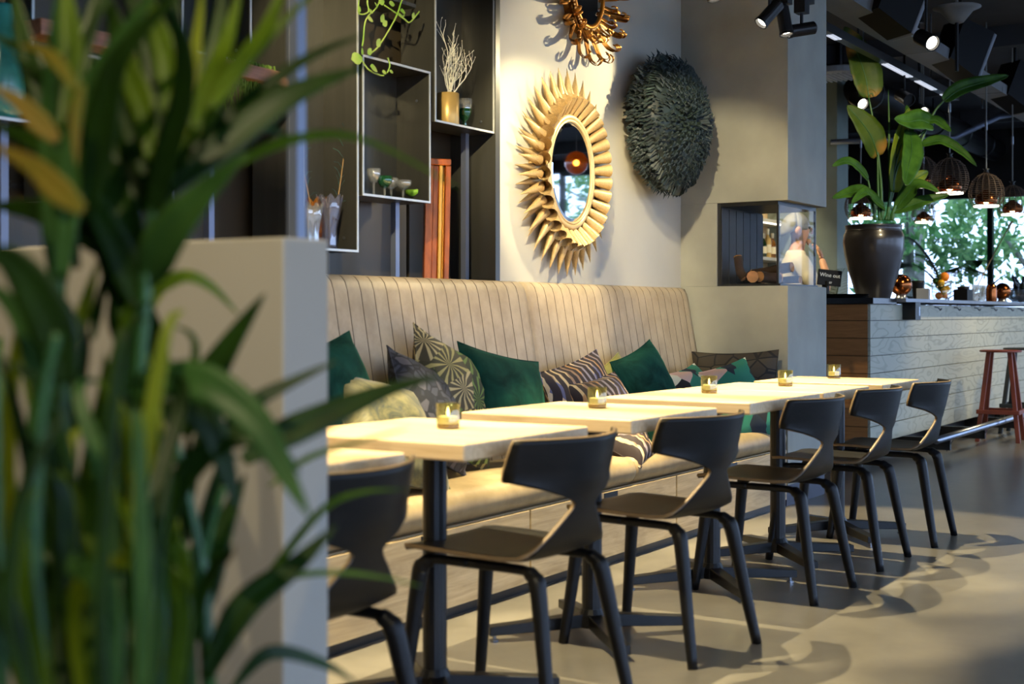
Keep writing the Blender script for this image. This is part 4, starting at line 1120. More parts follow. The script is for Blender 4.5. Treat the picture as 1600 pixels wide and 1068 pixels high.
broad_leaf([(1405,300), (1420,285), (1436,276), (1450,268)], .12, MT['birdlight'], dd=.2, petiole=[(1392,344)])
broad_leaf([(1364,150), (1362,146), (1356,148), (1340,150)], .06, MT['birdbrown'])
broad_leaf([(1388,140), (1389,200), (1389,260), (1390,300)][::-1], .02, MT['birdleaf'], petiole=[(1388,344)])
broad_leaf([(1420,214), (1419,196), (1418,180), (1417,164)], .09, MT['birdleaf'], dd=.1)

# black tray, tablet menu
ty = 3.25
for k in range(2):
    o = MB().lathe([(.001,.004), (.17,.004), (.185,.014), (.187,.0145), (.172,0), (.001,0)], 32).build('serving_tray', MT['barblack']); o.location = onbar(1318, ty) + Vector((0, 0, .015 * k))
    tag(o, ['lower black round tray of the pair at the bar end', 'upper black round tray of the pair at the bar end'][k], 'tray', 'black trays at the bar end')
tb = thing('menu_tablet', 'small black tablet screen with white lettering', 'tablet', onbar(1296, 3.52))
q_ = Matrix.Rotation(R(-14), 4, 'Z') @ Matrix.Rotation(R(-8), 4, 'X')
qq = Matrix.Translation((0, 0, .165)) @ Matrix.Rotation(R(-52), 4, 'Z') @ Matrix.Rotation(R(6), 4, 'Y')
MB().box(-.095, .095, -.008, .008, -.062, .062, mat=qq).build('screen', MT['blackplastic'], tb, bevel=.004)
MB().box(-.03, .03, .01, .05, 0, .14).box(-.07, .07, -.03, .09, 0, .012).build('stand', MT['blackplastic'], tb)
for body, sz, x, z in (('Wine out', .042, 0, .006), ('07', .022, .01, -.045)):
    o = text(body, sz, (0,0,0), (0,0,0), MT['white'], tb, .0005)
    o.matrix_local = qq @ Matrix.Translation((x, -.0088, z)) @ Matrix.Rotation(R(90), 4, 'X')
# copper globe
def copper_globe(label, px, Y, r, open_deg):
    t = thing('copper_globe', label, 'lamp', onbar(px, Y), R(-150), group='copper globes on the bar')
    MB().lathe([(r*.62,0), (r*.66,.006), (r*.5,.02), (r*.45,r*.6)], 24).build('base', MT['steel'], t, smooth=True)
    q1 = Matrix.Rotation(R(open_deg), 4, 'X')
    prof = [(max(1e-4, r * math.sin(R(a))), r * math.cos(R(a))) for a in range(40, 181, 10)]
    MB().lathe(prof, 28, (0, 0, r*1.35), mat=q1, cap=False).build('shell', MT['copper'], t, smooth=True, solid=.003)
    MB().lathe([(.001, r*.1), (r*.6, r*.12), (r*.62, r*.2)], 20, (0,0,r*1.35), mat=q1, cap=False).build('reflector', MT['copper'], t, smooth=True)
    return t
copper_globe('copper globe right of the big plant pot', 1408, 3.12, .085, 62)
copper_globe('copper globe beside the stacked tumblers', 1566, 3.10, .085, 62)
lathe_thing('copper_jug', 'plain copper jug next to the tumblers', 'jug', [(.05,0), (.052,.01), (.052,.13), (.046,.165), (.03,.18), (.001,.183)], MT['copper'], onbar(1549, 3.10), 24)
# black cups and caddy
def cup(label, px, Y, h, r0, r1):
    o = MB().lathe([(r0,0), (r1*.96,h*.8), (r1,h*.86), (r1*1.06,h), (r1*.98,h), (r1*.88,h*.8), (r0*.8,.01), (.001,.01)], 24, cap=False).build('black_tumbler', MT['blackplastic'], smooth=True)
    o.location = onbar(px, Y); return tag(o, label, 'cup', 'black cups on the bar')
cup('tall black tumbler between copper globe and fruit jar', 1434, 3.25, .17, .038, .052)
cup('short black tumbler behind the black caddy', 1505, 3.28, .15, .04, .055)
o = MB().box(-.02, .02, -.05, .05, 0, .085).box(-.03, -.02, -.05, .05, 0, .09).build('napkin_holder', MT['speakergrey'], bevel=.003); o.location = onbar(1443, 3.02)
tag(o, 'small grey napkin holder left of the fruit jar', 'napkin holder')
cdy = thing('bar_caddy', 'low black caddy between the fruit jar and tumblers', 'caddy', onbar(1505, 3.0))
MB().box(-.10, .10, -.06, .06, 0, .01).box(-.10, .10, .05, .06, .01, .10).box(-.10, .10, -.06, -.05, .01, .10).box(-.10, -.09, -.05, .05, .01, .10).box(.09, .10, -.05, .05, .01, .10).build('box', MT['blackplastic'], cdy)
MB().box(-.005, .005, -.05, .05, .01, .085).build('divider', MT['blackplastic'], cdy)
# fruit jar
fj = thing('fruit_jar', 'wide clear glass jar of oranges and lemons', 'jar', onbar(1471, 3.10))
JR = .082
MB().lathe([(JR*.75,0), (JR*.8,.004), (JR,.05), (JR*1.05,.16), (JR*1.02,.16), (JR*.96,.05), (JR*.7,.008), (.001,.008)], 28, cap=False).build('glass', MT['glass'], fj, smooth=True)
def fruit(name, label, off, r, m, sz=1.0):
    t = thing(name, label, 'fruit', fj.location + Vector(off), group='fruit in the glass jar')
    MB().ball((0,0,0), r, 16, sz=sz).build('peel', m, t, smooth=True)
    MB().tube([(0,0,r*sz*.97), (0,0,r*sz + .003)], .004, 6).build('stem_scar', MT['stem'], t)
fruit('orange', 'big orange on top of the fruit jar', (.02,-.02,.205), .042, MT['orange'])
fruit('lemon', 'lemon high on the left in the fruit jar', (-.045,-.01,.15), .031, MT['lemon'])
fruit('lemon', 'lemon low on the left in the fruit jar', (-.035,-.03,.08), .03, MT['lemon'], 1.1)
fruit('orange', 'orange at the bottom left of the fruit jar', (-.01,.02,.042), .032, MT['orange'])
fruit('lemon', 'lemon in the middle of the fruit jar', (.0,-.045,.10), .03, MT['lemon'])
fruit('orange', 'small orange at the bottom right of the jar', (.045,-.01,.05), .03, MT['orange'])
fruit('lime', 'green lime in the middle of the jar', (.04,.01,.12), .03, MT['birdleaf'])
fruit('lime', 'green lime at the back of the jar', (-.03,.04,.17), .028, MT['birdleaf'])
mb = MB(); leaf_blade(mb, Vector((-.02,0,.16)), Vector((-.075,0,.30)), Vector((0,-1,.2)), .035); leaf_blade(mb, Vector((-.01,.02,.16)), Vector((-.05,.02,.31)), Vector((0,-1,.2)), .03)
mb.build('leaf_sprig', MT['birdleaf'], fj, smooth=True, solid=.001)
# tumblers, stacked
TLb = ['ribbed tumbler at the bottom of the left stack', 'ribbed tumbler on top of the left stack', 'ribbed tumbler at the bottom of the right stack', 'ribbed tumbler on top of the right stack']
k = 0
for px in (1524, 1535):
    for lv in range(2):
        o = MB().lathe([(.026,0), (.028,.004), (.034,.078), (.032,.078), (.026,.01), (.001,.01)], 16, cap=False).build('ribbed_tumbler', MT['crystal'], smooth=False)
        o.location = onbar(px, 3.05) + Vector((0,0,.079 * lv)); tag(o, TLb[k], 'glass', 'stacked tumblers'); k += 1
# bottles in an ice bucket
bk = thing('ice_bucket', 'clear ice bucket at the right end of the bar', 'bucket', onbar(1601, 3.12))
MB().lathe([(.11,0), (.13,.01), (.19,.15), (.185,.15), (.125,.015), (.001,.012)], 28, cap=False).build('bowl', MT['ice'], bk, smooth=True)
ic = MB(); rg = random.Random(2)
for k in range(40):
    a = rg.uniform(0, 2*PI); r = rg.uniform(0, .12); s_ = .016
    ic.box(-s_, s_, -s_, s_, -s_, s_, mat=Matrix.Translation((r*math.cos(a), r*math.sin(a), rg.uniform(.04,.13))) @ Euler((rg.random()*3, rg.random()*3, 0)).to_matrix().to_4x4())
o = ic.build('ice', MT['ice'], bk); o['kind'] = 'stuff'
def bottle_parts(t, h=.30, r=.037, glass=None, foil=None, lab=None, mat_=None):
    M_ = mat_ if mat_ is not None else Matrix.Identity(4)
    MB().lathe([(r*.9,0), (r,.006), (r,h*.55), (r*.8,h*.66), (r*.4,h*.76), (r*.36,h*.97), (r*.001,h*.97)], 18, mat=M_).build('glass_body', glass, t, smooth=True)
    MB().lathe([(r*.40,h*.80), (r*.42,h*.81), (r*.42,h), (r*.001,h)], 14, mat=M_).build('foil', foil, t, smooth=True)
    if lab: MB().lathe([(r*1.01,h*.18), (r*1.01,h*.46)], 18, mat=M_, cap=False).build('paper_label', lab, t, smooth=True)
for i, (dx, dy, lean, lb) in enumerate([(-.13,.02,-34,'green wine bottle leaning furthest left in the ice bucket'), (-.05,-.04,-24,'green wine bottle second in the ice bucket'), (.03,.03,-28,'wine bottle with navy foil in the ice bucket'), (.09,-.01,-22,'wine bottle at the right of the ice bucket')]):
    t = thing('wine_bottle', lb, 'bottle', bk.location + Vector((dx*.75 + .05, dy*1.6, .03)), group='bottles in the ice bucket')
    bottle_parts(t, .31, .037, MT['bottle'], MT['bottleblue'], None, Matrix.Rotation(R(lean), 4, 'Y') @ Matrix.Rotation(R(-12 * (i-1)), 4, 'X'))
# reed vase
rv = thing('reed_vase', 'glass vase with one long dry reed leaning right', 'vase', onbar(1516, 3.38))
MB().lathe([(.035,0), (.04,.004), (.04,.14), (.037,.14), (.036,.01), (.001,.01)], 20, cap=False).build('glass', MT['glass'], rv, smooth=True)
e_ = atY(1582, 345, 3.3) - rv.location
MB().tube(smooth_pts([(0,0,.02), e_*.5 + Vector((0,0,.03)), e_], 10), .006, 5).build('reed_stem', MT['drybranch'], rv, smooth=True)
MB().tube(smooth_pts([e_*.86, e_*.95 + Vector((0,0,.01)), e_ + Vector((.03,0,-.01))], 8), [.004,.01,.014,.016,.016,.014,.011,.007,.003], 6).build('reed_head', MT['drybranch'], rv, smooth=True)
# ------------------------------------------------------------------ ceiling fittings
def atZ(px, py, z): return at(px, py, FPX * (CAMH - z) / (py - HORIZ))
struct('trim_2', MB().box(7.9, 19, 2.705, 2.94, 3.05, 3.14), MT['beam'], 'grey ceiling beam running towards the bar window')
for x in (10.2, 12.4, 14.6):
    MB().box(x, x + .012, 2.704, 2.941, 3.0485, 3.1).build('joint', MT['blackmetal'], bpy.data.objects['trim_2'])
# table track with spot heads
trk = thing('ceiling_track', 'black lighting track above the tables', 'lighting track', (4.4, TRK_Y, TRK_Z))
MB().box(1.9, 6.95, TRK_Y - .017, TRK_Y + .017, TRK_Z, TRK_Z + .032).build('rail', MT['blackmetal'], trk, world=True)
for x in (2.2, 4.4, 6.6): MB().tube([(x, TRK_Y, TRK_Z + .032), (x, TRK_Y, CEIL)], .004, 6).build('hanger', MT['steel'], trk, world=True)
def spot_head(label, pos, tgt, hang, lit=True, r=.034):
    t = thing('track_spotlight', label, 'spotlight', pos, group='black track spotlights')
    d_ = (Vector(tgt) - Vector(pos)).normalized(); q_ = d_.to_track_quat('Z', 'Y').to_matrix().to_4x4()
    MB().lathe([(r*.7,-.08), (r,-.07), (r,.06), (r*1.08,.062), (r*1.08,.075), (r*.9,.075), (r*.88,.06), (.001,.058)], 20, mat=q_).build('can', MT['blackmetal'], t, smooth=False)
    MB().lathe([(r*.8,.0605), (.001,.0615)], 20, mat=q_).build('lens', MT['lampwhite'] if lit else MT['blackmetal'], t)
    MB().box(-.035, .035, -.03, .03, hang - .075, hang).tube([(0,0,hang-.075), (0,0,0)], .009, 8).build('driver_box', MT['blackmetal'], t)
    return t
SL = ['first spotlight of the table track', 'second spotlight of the table track', 'third spotlight of the table track', 'fourth spotlight of the table track', 'fifth spotlight of the table track', 'sixth spotlight of the table track']
for (x, tgt, p, c), lb in zip(SPOTS, SL): spot_head(lb + ', aimed at a table', (x, TRK_Y, TRK_Z - .16), tgt, .16)
for (x, tgt, p, c), lb in zip(WASH, SL): spot_head(lb + ', aimed at the wall', (x, TRK_Y, TRK_Z - .16), tgt, .16)
for (p, t_, e, c), lb in zip(BARL, SL): spot_head(lb.replace('table track', 'lights added to the bar area') + ' ceiling', p, t_, CEIL - p[2])
for (p, t_, e, c), lb in zip(AISLE, SL): spot_head(lb.replace('table track', 'lights added to the aisle') + ' ceiling', p, t_, CEIL - p[2])
# bar track with cool led strips
z_ = 2.98; a0 = atZ(1296, 54, z_); a1 = atZ(1475, 159, z_)
bt = thing('bar_track', 'black track with white light strips over the bar', 'lighting track', (a0.x, a0.y, z_))
MB().box(a0.x - .5, a1.x, a0.y - .03, a0.y + .03, z_, z_ + .06).build('rail', MT['blackmetal'], bt, world=True)
for pa, pb in (((1298,54),(1311,61)), ((1375,100),(1410,121)), ((1421,127),(1444,141)), ((1457,148),(1470,156))):
    xa, xb = atZ(*pa, z_).x, atZ(*pb, z_).x
    MB().box(xa, xb, a0.y - .025, a0.y - .004, z_ - .006, z_).box(xa, xb, a0.y + .004, a0.y + .025, z_ - .006, z_).build('light_strip', MT['ledbar'], bt, world=True)
for x in (9.6, 11.4, 13.2): MB().tube([(x, a0.y, z_ + .06), (x, a0.y, CEIL)], .006, 6).build('hanger', MT['steel'], bt, world=True)
for px, py, lit, lb in ((1413, 152, False, 'dark square spotlight hanging from the bar track'), (1436, 171, True, 'lit round spotlight on the bar track'), (1447, 62, True, 'small lit spotlight beside the ceiling beam'), (1341, 158, True, 'pair of bright lamps behind the tall leaf')):
    p = atZ(px, py, 2.80)
    spot_head(lb, p, p + Vector((-.7, -.9, -.6)), CEIL - 2.80, lit, .05)
# loudspeakers
def speaker(label, px, py, z, s=1.0):
    p = atZ(px, py, z); t = thing('loudspeaker', label, 'loudspeaker', p, R(-38), group='black loudspeakers under the ceiling')
    q_ = Matrix.Rotation(R(24), 4, 'Y')
    MB().add([q_ @ Vector(v) * s for v in ((-.24,-.13,-.17), (.05,-.13,-.2), (.05,.13,-.2), (-.24,.13,-.17), (-.24,-.13,.17), (.05,-.13,.2), (.05,.13,.2), (-.24,.13,.17))], [(3,2,1,0),(4,5,6,7),(0,1,5,4),(1,2,6,5),(2,3,7,6),(3,0,4,7)]).build('cabinet', MT['blackplastic'], t)
    b_ = MB().box(.051*s, .085*s, -.125*s, .125*s, -.2*s, .2*s, mat=q_).build('front_baffle', MT['speakergrey'], t, bevel=.01)
    q2 = q_ @ Matrix.Translation((.0855*s, 0, -.06*s)) @ Matrix.Rotation(R(90), 4, 'Y')
    MB().lathe([(.085*s,0), (.08*s,.006), (.05*s,-.0), (.02*s,.004), (.001,.008)], 20, mat=q2, cap=False).build('woofer', MT['blackplastic'], t, smooth=True)
    q3 = q_ @ Matrix.Translation((.0855*s, 0, .11*s)) @ Matrix.Rotation(R(90), 4, 'Y')
    MB().lathe([(.035*s,0), (.02*s,.006), (.001,.008)], 16, mat=q3, cap=False).build('tweeter', MT['white'], t, smooth=True)
    MB().tube([(-.1,0,.1), (-.1,0,CEIL - p.z)], .018, 8).build('bracket', MT['blackmetal'], t)
speaker('black loudspeaker with grey front at the top of the beam', 1412, 10, 3.12)
speaker('black loudspeaker with grey front halfway along the beam', 1516, 86, 3.12)
speaker('black loudspeaker with grey front at the right picture edge', 1600, 142, 3.12)
# bell canopy with rod
p = atZ(1495, 22, 3.28)
bc = thing('bell_canopy', 'grey bell shaped ceiling canopy with a rod', 'canopy', p)
MB().lathe([(.17,.05), (.172,.045), (.12,.025), (.075,-.03), (.05,-.06), (.04,-.065), (.001,-.065)], 28).build('bell', MT['beam'], bc, smooth=True)
MB().tube([(0,0,.05), (0,0,CEIL - p.z)], .012, 8).build('upper_rod', MT['steel'], bc)
MB().tube([(0,0,-.065), (0,0,-.42)], .014, 8).build('lower_rod', MT['blackmetal'], bc)
# white conduit and dark ducts
pa, pb, pc, pd = [at(x, y, 13.5) for x, y in ((1298, 222), (1400, 218), (1492, 215), (1562, 182))]
tag(MB().tube([pa, pb, pc, pd, pd + Vector((1.5, -.6, .3))], .028, 8).build('conduit', MT['post'], smooth=True), 'pale conduit bending under the dark ceiling', 'pipe')
for i, (y, z, r, lb) in enumerate(((4.2, 3.3, .15, 'wide dark duct above the bar'), (6.3, 3.25, .12, 'thinner dark duct near the back wall'))):
    x0 = 13.0 if y < 5 else 8.3
    mb = MB().tube([(x0, y, z), (18.8, y, z)], r, 18)
    for k in range(5): mb.tube([(x0 + .3 + 1.2*k, y, z), (x0 + .35 + 1.2*k, y, z)], r + .012, 18).tube([(x0 + .32 + 1.2*k, y, z), (x0 + .32 + 1.2*k, y, CEIL - .022)], .008, 6)
    tag(mb.build('air_duct', MT['blackmetal'], smooth=True), lb, 'duct', 'dark ceiling ducts')
for i, x in enumerate((9.8, 12.2, 14.6, 17.0)):
    struct('trim_%d' % (i + 3), MB().box(x, x + .12, -4.5, 6.9, 3.42, 3.6), MT['ceiling'], 'dark cross joist under the ceiling')
ag = atZ(1312, 118, 3.3)
act = thing('ceiling_vent', 'pale slatted ceiling vent beside the tall leaf', 'vent', ag)
MB().lathe([(.24,.06), (.26,.05), (.26,.0), (.2,-.01), (.001,-.012)], 28).build('body', MT['aircon'], act)
for k in range(9): MB().box(-.2, .2, -.2 + .048*k, -.185 + .048*k, -.022, -.012).build('slat', MT['aircon'], act)
MB().tube([(0,0,.06), (0,0,CEIL - ag.z)], .03, 8).build('hanger', MT['blackmetal'], act)

# ------------------------------------------------------------------ rattan pendant lamps
def pendant(label, px, py_bottom, d_, wpx, small=False):
    p = at(px, py_bottom, d_); r = wpx / 2 * d_ / FPX
    t = thing('rattan_pendant', label, 'pendant lamp', p, group='rattan pendant lamps over the bar')
    prof = [(.72*r,0), (.9*r,.28*r), (1.0*r,.7*r), (.96*r,1.1*r), (.8*r,1.5*r), (.5*r,1.8*r), (.15*r,1.95*r)]
    def rad(z): return interp([(b_, a) for a, b_ in prof], z)
    cg = MB()
    for k in range(18):
        z = 1.95*r * k / 17
        rr = rad(z); cg.tube([(rr*math.cos(2*PI*j/28), rr*math.sin(2*PI*j/28), z) for j in range(29)], .0022, 4, caps=False)
    cg.build('cage_weave', MT['rattan'], t)
    rb_ = MB()
    for k in range(16):
        a = 2*PI*k/16
        rb_.tube([(a_*math.cos(a), a_*math.sin(a), z) for a_, z in prof], .003, 4)
    rb_.build('cage_frame', MT['rattan'], t)
    MB().lathe([(.10*r,1.93*r), (.16*r,1.97*r), (.10*r,2.1*r), (.03,2.2*r)], 14).build('cap', MT['blackmetal'], t, smooth=True)
    MB().lathe([(.70*r,.0), (.70*r,.012), (.62*r,.0)], 28, cap=False).build('light_rim', MT['ledrim'], t)
    MB().lathe([(.60*r,.03), (.66*r,.35*r), (.58*r,.62*r), (.3*r,.85*r), (.10*r,1.0*r)], 24, cap=False).build('copper_reflector', MT['copper'], t, smooth=True)
    MB().ball((0, 0, .40*r), .22*r, 12).build('bulb', MT['warmbulb'], t, smooth=True)
    MB().tube([(0,0,2.1*r), (0,0,CEIL - p.z)], .006, 6).build('cable', MT['rope'], t)
    MB().tube([(0,0,2.1*r + .35), (0,0,2.1*r + .42)], .011, 8).build('cable_grip', MT['steel'], t)
pendant('rattan pendant lamp left of the others behind leaves', 1440, 292, 12.4, 50)
pendant('biggest rattan pendant lamp in the middle', 1484, 303, 11.0, 58)
pendant('rattan pendant lamp second from the right', 1541, 323, 11.6, 54)
pendant('rattan pendant lamp at the right picture edge', 1582, 336, 12.2, 48)
pendant('small low rattan pendant lamp behind the fruit jar', 1443, 348, 13.2, 36)
pendant('rattan pendant lamp behind the big pot', 1345, 342, 12.5, 50)
# glass globe pendant out in the room (seen in the oval mirror)
gp = thing('globe_pendant', 'clear amber globe pendant reflected in the oval mirror', 'pendant lamp', (11.9, -.13, 2.62))
MB().ball((0,0,0), .12, 20).build('globe', MT['amberglass'], gp, smooth=True)
MB().ball((0,0,0), .03, 10).build('bulb', MT['warmbulb'], gp, smooth=True)
MB().tube([(0,0,.10), (0,0,CEIL - 2.62)], .006, 6).build('cable', MT['rope'], gp)

# ------------------------------------------------------------------ back bar shelf with bottles
bs = thing('back_bar_shelf', 'lit bottle shelf seen through the fireplace', 'shelf', (12.2, 5.0, 0))
for x in (11.7, 14.2): MB().box(x, x + .03, 5.0, 5.3, 0, 2.4).build('upright', MT['oakedge'], bs, world=True)
for z in (.9, 1.42, 1.62, 2.0): MB().box(11.7, 14.23, 5.0, 5.3, z, z + .03).build('shelf_board', MT['whitewood'], bs, world=True)
MB().box(11.7, 14.23, 5.3, 5.32, 0, 2.4).build('back_board', MT['oakedge'], bs, world=True)
for z in (1.99, 2.37): MB().box(11.8, 14.1, 5.02, 5.05, z, z + .008).build('light_strip', MT['ledrim'], bs, world=True)
spot('shelf_light', (12.6, 4.4, 3.2), (12.7, 5.15, 1.6), 160, cone=70, blend=.6)
ws = ['left', 'second', 'third', 'fourth', 'fifth', 'sixth', 'seventh', 'last']
gl = [MT['bottle'], MT['amberglass'], MT['goldvase'], MT['bottle'], MT['cream'], MT['bottle'], MT['goldvase'], MT['amberglass']]
for row, (z, nm) in enumerate(((1.65, 'upper'), (1.45, 'lower'))):
    if row: continue
    for k in range(8):
        t = thing('spirit_bottle', ws[k] + ' bottle on the shelf seen through the fireplace', 'bottle', (12.15 + .125*k, 5.1, z), group='bottles on the back bar')
        bottle_parts(t, .27 + .03 * math.sin(k*2.3), .036, gl[k], MT['label'], MT['label'])
for k in range(5):
    o = MB().lathe([(.03,0), (.034,.08), (.032,.08), (.028,.005)], 14, cap=False).build('bar_glass', MT['crystal'], smooth=True); o.location = (12.3 + .2*k, 5.1, 1.45)
    tag(o, ['left', 'second', 'middle', 'fourth', 'last'][k] + ' glass on the low shelf seen through the fireplace', 'glass', 'glasses on the back bar')

# ------------------------------------------------------------------ the person behind the bar
def skin_mesh(name, nodes, edges, m, parent, root=0, sub=2, flat=None):
    me = bpy.data.meshes.new(name); me.from_pydata([n[0] for n in nodes], edges, [])
    o = bpy.data.objects.new(name, me); COL.objects.link(o); o.parent = parent; me.materials.append(m)
    md = o.modifiers.new('skin', 'SKIN'); md.use_smooth_shade = True; md.branch_smoothing = .6
    if not me.skin_vertices: 
        bpy.context.view_layer.objects.active = o
    for i, n in enumerate(nodes):
        r = n[1]; me.skin_vertices[0].data[i].radius = r if isinstance(r, tuple) else (r, r)
        me.skin_vertices[0].data[i].use_root = (i == root)
    sb = o.modifiers.new('sub', 'SUBSURF'); sb.levels = sub; sb.render_levels = sub
    return o
PP = at(1244, 400, 11.2)
per = thing('person', 'person in a cream chef jacket, hand at chin, seen through the fireplace glass', 'person', (PP.x, PP.y, 0), R(-147.6))
S = 1.05
def V(x, y, z): return (x*S, y*S, z*S)
body_n = [(V(0,0,.98), (.15,.12)), (V(0,.0,1.12), (.145,.11)), (V(0,-.005,1.30), (.16,.12)), (V(0,-.01,1.44), (.13,.10)), (V(0,0,1.53), (.06,.062)), (V(0,.02,1.60), (.055,.06)), (V(0,.03,1.67), (.072,.088)), (V(0,.025,1.74), (.076,.095)), (V(0,.02,1.80), (.055,.075)),
          (V(.17,-.01,1.45), .062), (V(.215,.10,1.24), .045), (V(.20,.19,1.20), .042), (V(.13,.21,1.34), .036), (V(.07,.185,1.47), .028),
          (V(-.17,-.01,1.45), .062), (V(-.23,.02,1.20), .045), (V(-.18,.20,1.14), .036), (V(-.02,.26,1.16), .028),
          (V(.09,0,.90), .095), (V(.10,.01,.50), .062), (V(.10,-.02,.10), .042), (V(.10,.10,.035), .036),
          (V(-.09,0,.90), .095), (V(-.10,.01,.50), .062), (V(-.10,-.02,.10), .042), (V(-.10,.10,.035), .036)]
body_e = [(0,1),(1,2),(2,3),(3,4),(4,5),(5,6),(6,7),(7,8),(3,9),(9,10),(10,11),(11,12),(12,13),(3,14),(14,15),(15,16),(16,17),(0,18),(18,19),(19,20),(20,21),(0,22),(22,23),(23,24),(24,25)]
skin_mesh('body', body_n, body_e, MT['skin'], per)
# head features
MB().tube([V(0,.108,1.72), V(0,.125,1.695), V(0,.136,1.678), V(0,.112,1.668)], [.008,.013,.015,.008], 8).build('nose', MT['skin'], per, smooth=True)
MB().tube([V(0,.085,1.60), V(0,.10,1.608), V(0,.095,1.625)], [.03,.026,.02], 8).build('chin', MT['skin'], per, smooth=True)
for s_ in (-1, 1):
    MB().ball(V(s_*.08, .0, 1.69), .03, 10, sz=1.25).build('ear', MT['skin'], per, smooth=True)
    MB().ball(V(s_*.033, .098, 1.715), .012, 8).build('eye', MT['blackplastic'], per, smooth=True)
MB().tube([V(-.026,.104,1.643), V(0,.114,1.643), V(.026,.104,1.643)], .007, 6).build('mouth', MT['stoolred'], per, smooth=True)
hr = MB(); hr.grid(lambda u, v: Vector(V(.092 * math.sin(PI*v*.62) * math.cos(2*PI*u), .0 + .112 * math.sin(PI*v*.62) * math.sin(2*PI*u) - .012, 1.735 + .105 * math.cos(PI*v*.62) - (.05 * max(0, -math.sin(2*PI*u)) * v))), 24, 10)
hr.build('hair', MT['hair'], per, smooth=True, solid=.008)
skin_mesh('jacket', [(V(0,0,.93), (.17,.14)), (V(0,.0,1.12), (.165,.13)), (V(0,-.005,1.30), (.185,.145)), (V(0,-.01,1.44), (.165,.13)), (V(0,0,1.55), (.076,.078)), (V(.18,-.01,1.46), .09), (V(.222,.09,1.25), .068), (V(.212,.15,1.215), .06), (V(-.18,-.01,1.46), .09), (V(-.235,.01,1.21), .066), (V(-.215,.08,1.175), .058)],
          [(0,1),(1,2),(2,3),(3,4),(3,5),(5,6),(6,7),(3,8),(8,9),(9,10)], MT['chefwhite'], per)
skin_mesh('trousers', [(V(0,0,.95), (.16,.135)), (V(.09,0,.86), .108), (V(.10,.01,.50), .078), (V(.10,-.02,.06), .062), (V(-.09,0,.86), .108), (V(-.10,.01,.50), .078), (V(-.10,-.02,.06), .062)], [(0,1),(1,2),(2,3),(0,4),(4,5),(5,6)], MT['apron'], per)
ap = MB(); ap.grid(lambda u, v: Vector(V(.19*math.sin(PI*(u-.5)*1.1), .19*math.cos(PI*(u-.5)*1.1), .55 + .6*v)), 12, 4); ap.build('apron', MT['apron'], per, smooth=True, solid=.006)
def hand(wrist, dirv, palmn, side):
    d_ = Vector(dirv).normalized(); n_ = Vector(palmn); n_ = (n_ - d_*n_.dot(d_)).normalized(); s_ = d_.cross(n_) * side
    w_ = Vector(wrist); nodes = [(w_, (.026,.018)), (w_ + d_*.05, (.036,.016)), (w_ + d_*.088, (.038,.014))]; ed = [(0,1), (1,2)]
    for k, ln in enumerate((.068,.078,.072,.055)):
        b_ = w_ + d_*.085 + s_*(.027 - .018*k); i = len(nodes)
        nodes += [(b_, .0095), (b_ + d_*ln*.5 + n_*.012, .009), (b_ + d_*ln*.75 + n_*.045, .008)]; ed += [(2, i), (i, i+1), (i+1, i+2)]
    b_ = w_ + d_*.03 + s_*.03; i = len(nodes)
    nodes += [(b_, .012), (b_ + d_*.03 + s_*.025 + n_*.01, .0105), (b_ + d_*.06 + s_*.03 + n_*.02, .009)]; ed += [(1, i), (i, i+1), (i+1, i+2)]
    return skin_mesh('hand', nodes, ed, MT['skin'], per, sub=1)
hand(V(.072,.187,1.465), (-.35,-.25,1), (-.2,-1,0), 1)
hand(V(-.03,.258,1.16), (1,.1,.05), (0,0,-1), 1)

# ------------------------------------------------------------------ greenery behind the bar and outside
def frond(parent, base_, dirv, ln, nleaf, lw, ll, m, droop=.5, name='frond'):
    d_ = Vector(dirv).normalized(); b_ = Vector(base_); pts = []
    for i in range(11):
        t = i / 10; pts.append(b_ + d_*ln*t + Vector((0,0,-droop*ln*t*t)))
    mb = MB().tube(pts, [.007*(1-.8*i/10) for i in range(11)], 4)
    P = smooth_pts(pts, nleaf)
    for i in range(2, nleaf):
        t = i / nleaf; tg = (P[min(i+1, nleaf)] - P[i-1]).normalized(); s0 = tg.cross(Vector((0,0,1))).normalized()
        L_ = ll * (math.sin(PI * (.12 + .8*t)) ** .7)
        for sg in (-1, 1):
            tip = P[i] + (tg*.75 + s0*sg*.9 + Vector((0,0,-.25))).normalized() * L_
            leaf_blade(mb, P[i], tip, Vector((0,0,1)), lw, 4, .2, .18)
    return mb.build(name, m, parent, world=False)
def palm(label, loc, h, n, ln, m, seed, potr=.2, nleaf=22, ll=.3, lw=.03):
    t = thing('potted_palm', label, 'plant', loc); rg = random.Random(seed)
    MB().lathe([(potr*.75,0), (potr,.36), (potr*1.04,.38), (potr*.95,.38), (potr*.9,.33)], 20, cap=False).build('pot', MT['terracotta'], t, smooth=True)
    MB().lathe([(potr*.92,.33), (.001,.34)], 16, cap=False).build('soil', MT['soil'], t)
    for k in range(n):
        a = 2*PI*k/n + rg.uniform(-.3,.3); el_ = rg.uniform(.7, 1.35)
        st = Vector((.05*math.cos(a), .05*math.sin(a), .34)); top = Vector((.12*math.cos(a), .12*math.sin(a), h*rg.uniform(.6,1)))
        MB().tube([st, (st+top)/2, top], .010, 5).build('cane', MT['stem'], t, smooth=True)
        frond(t, top, (math.cos(a)*math.cos(el_), math.sin(a)*math.cos(el_), math.sin(el_)), ln*rg.uniform(.8,1.15), nleaf, lw, ll, m, rg.uniform(.35,.6))
    return t
p = at(1500, 300, 17.2); palm('leafy palm in front of the garden window', (p.x, p.y, 0), 1.3, 11, 1.5, MT['leafdark'], 4, .25, 26, .42, .035)
p = at(1296, 300, 12.4); palm('slim palm behind the menu tablet', (p.x, p.y, 0), 1.25, 8, .75, MT['leafdark'], 9, .18, 16, .24, .022)
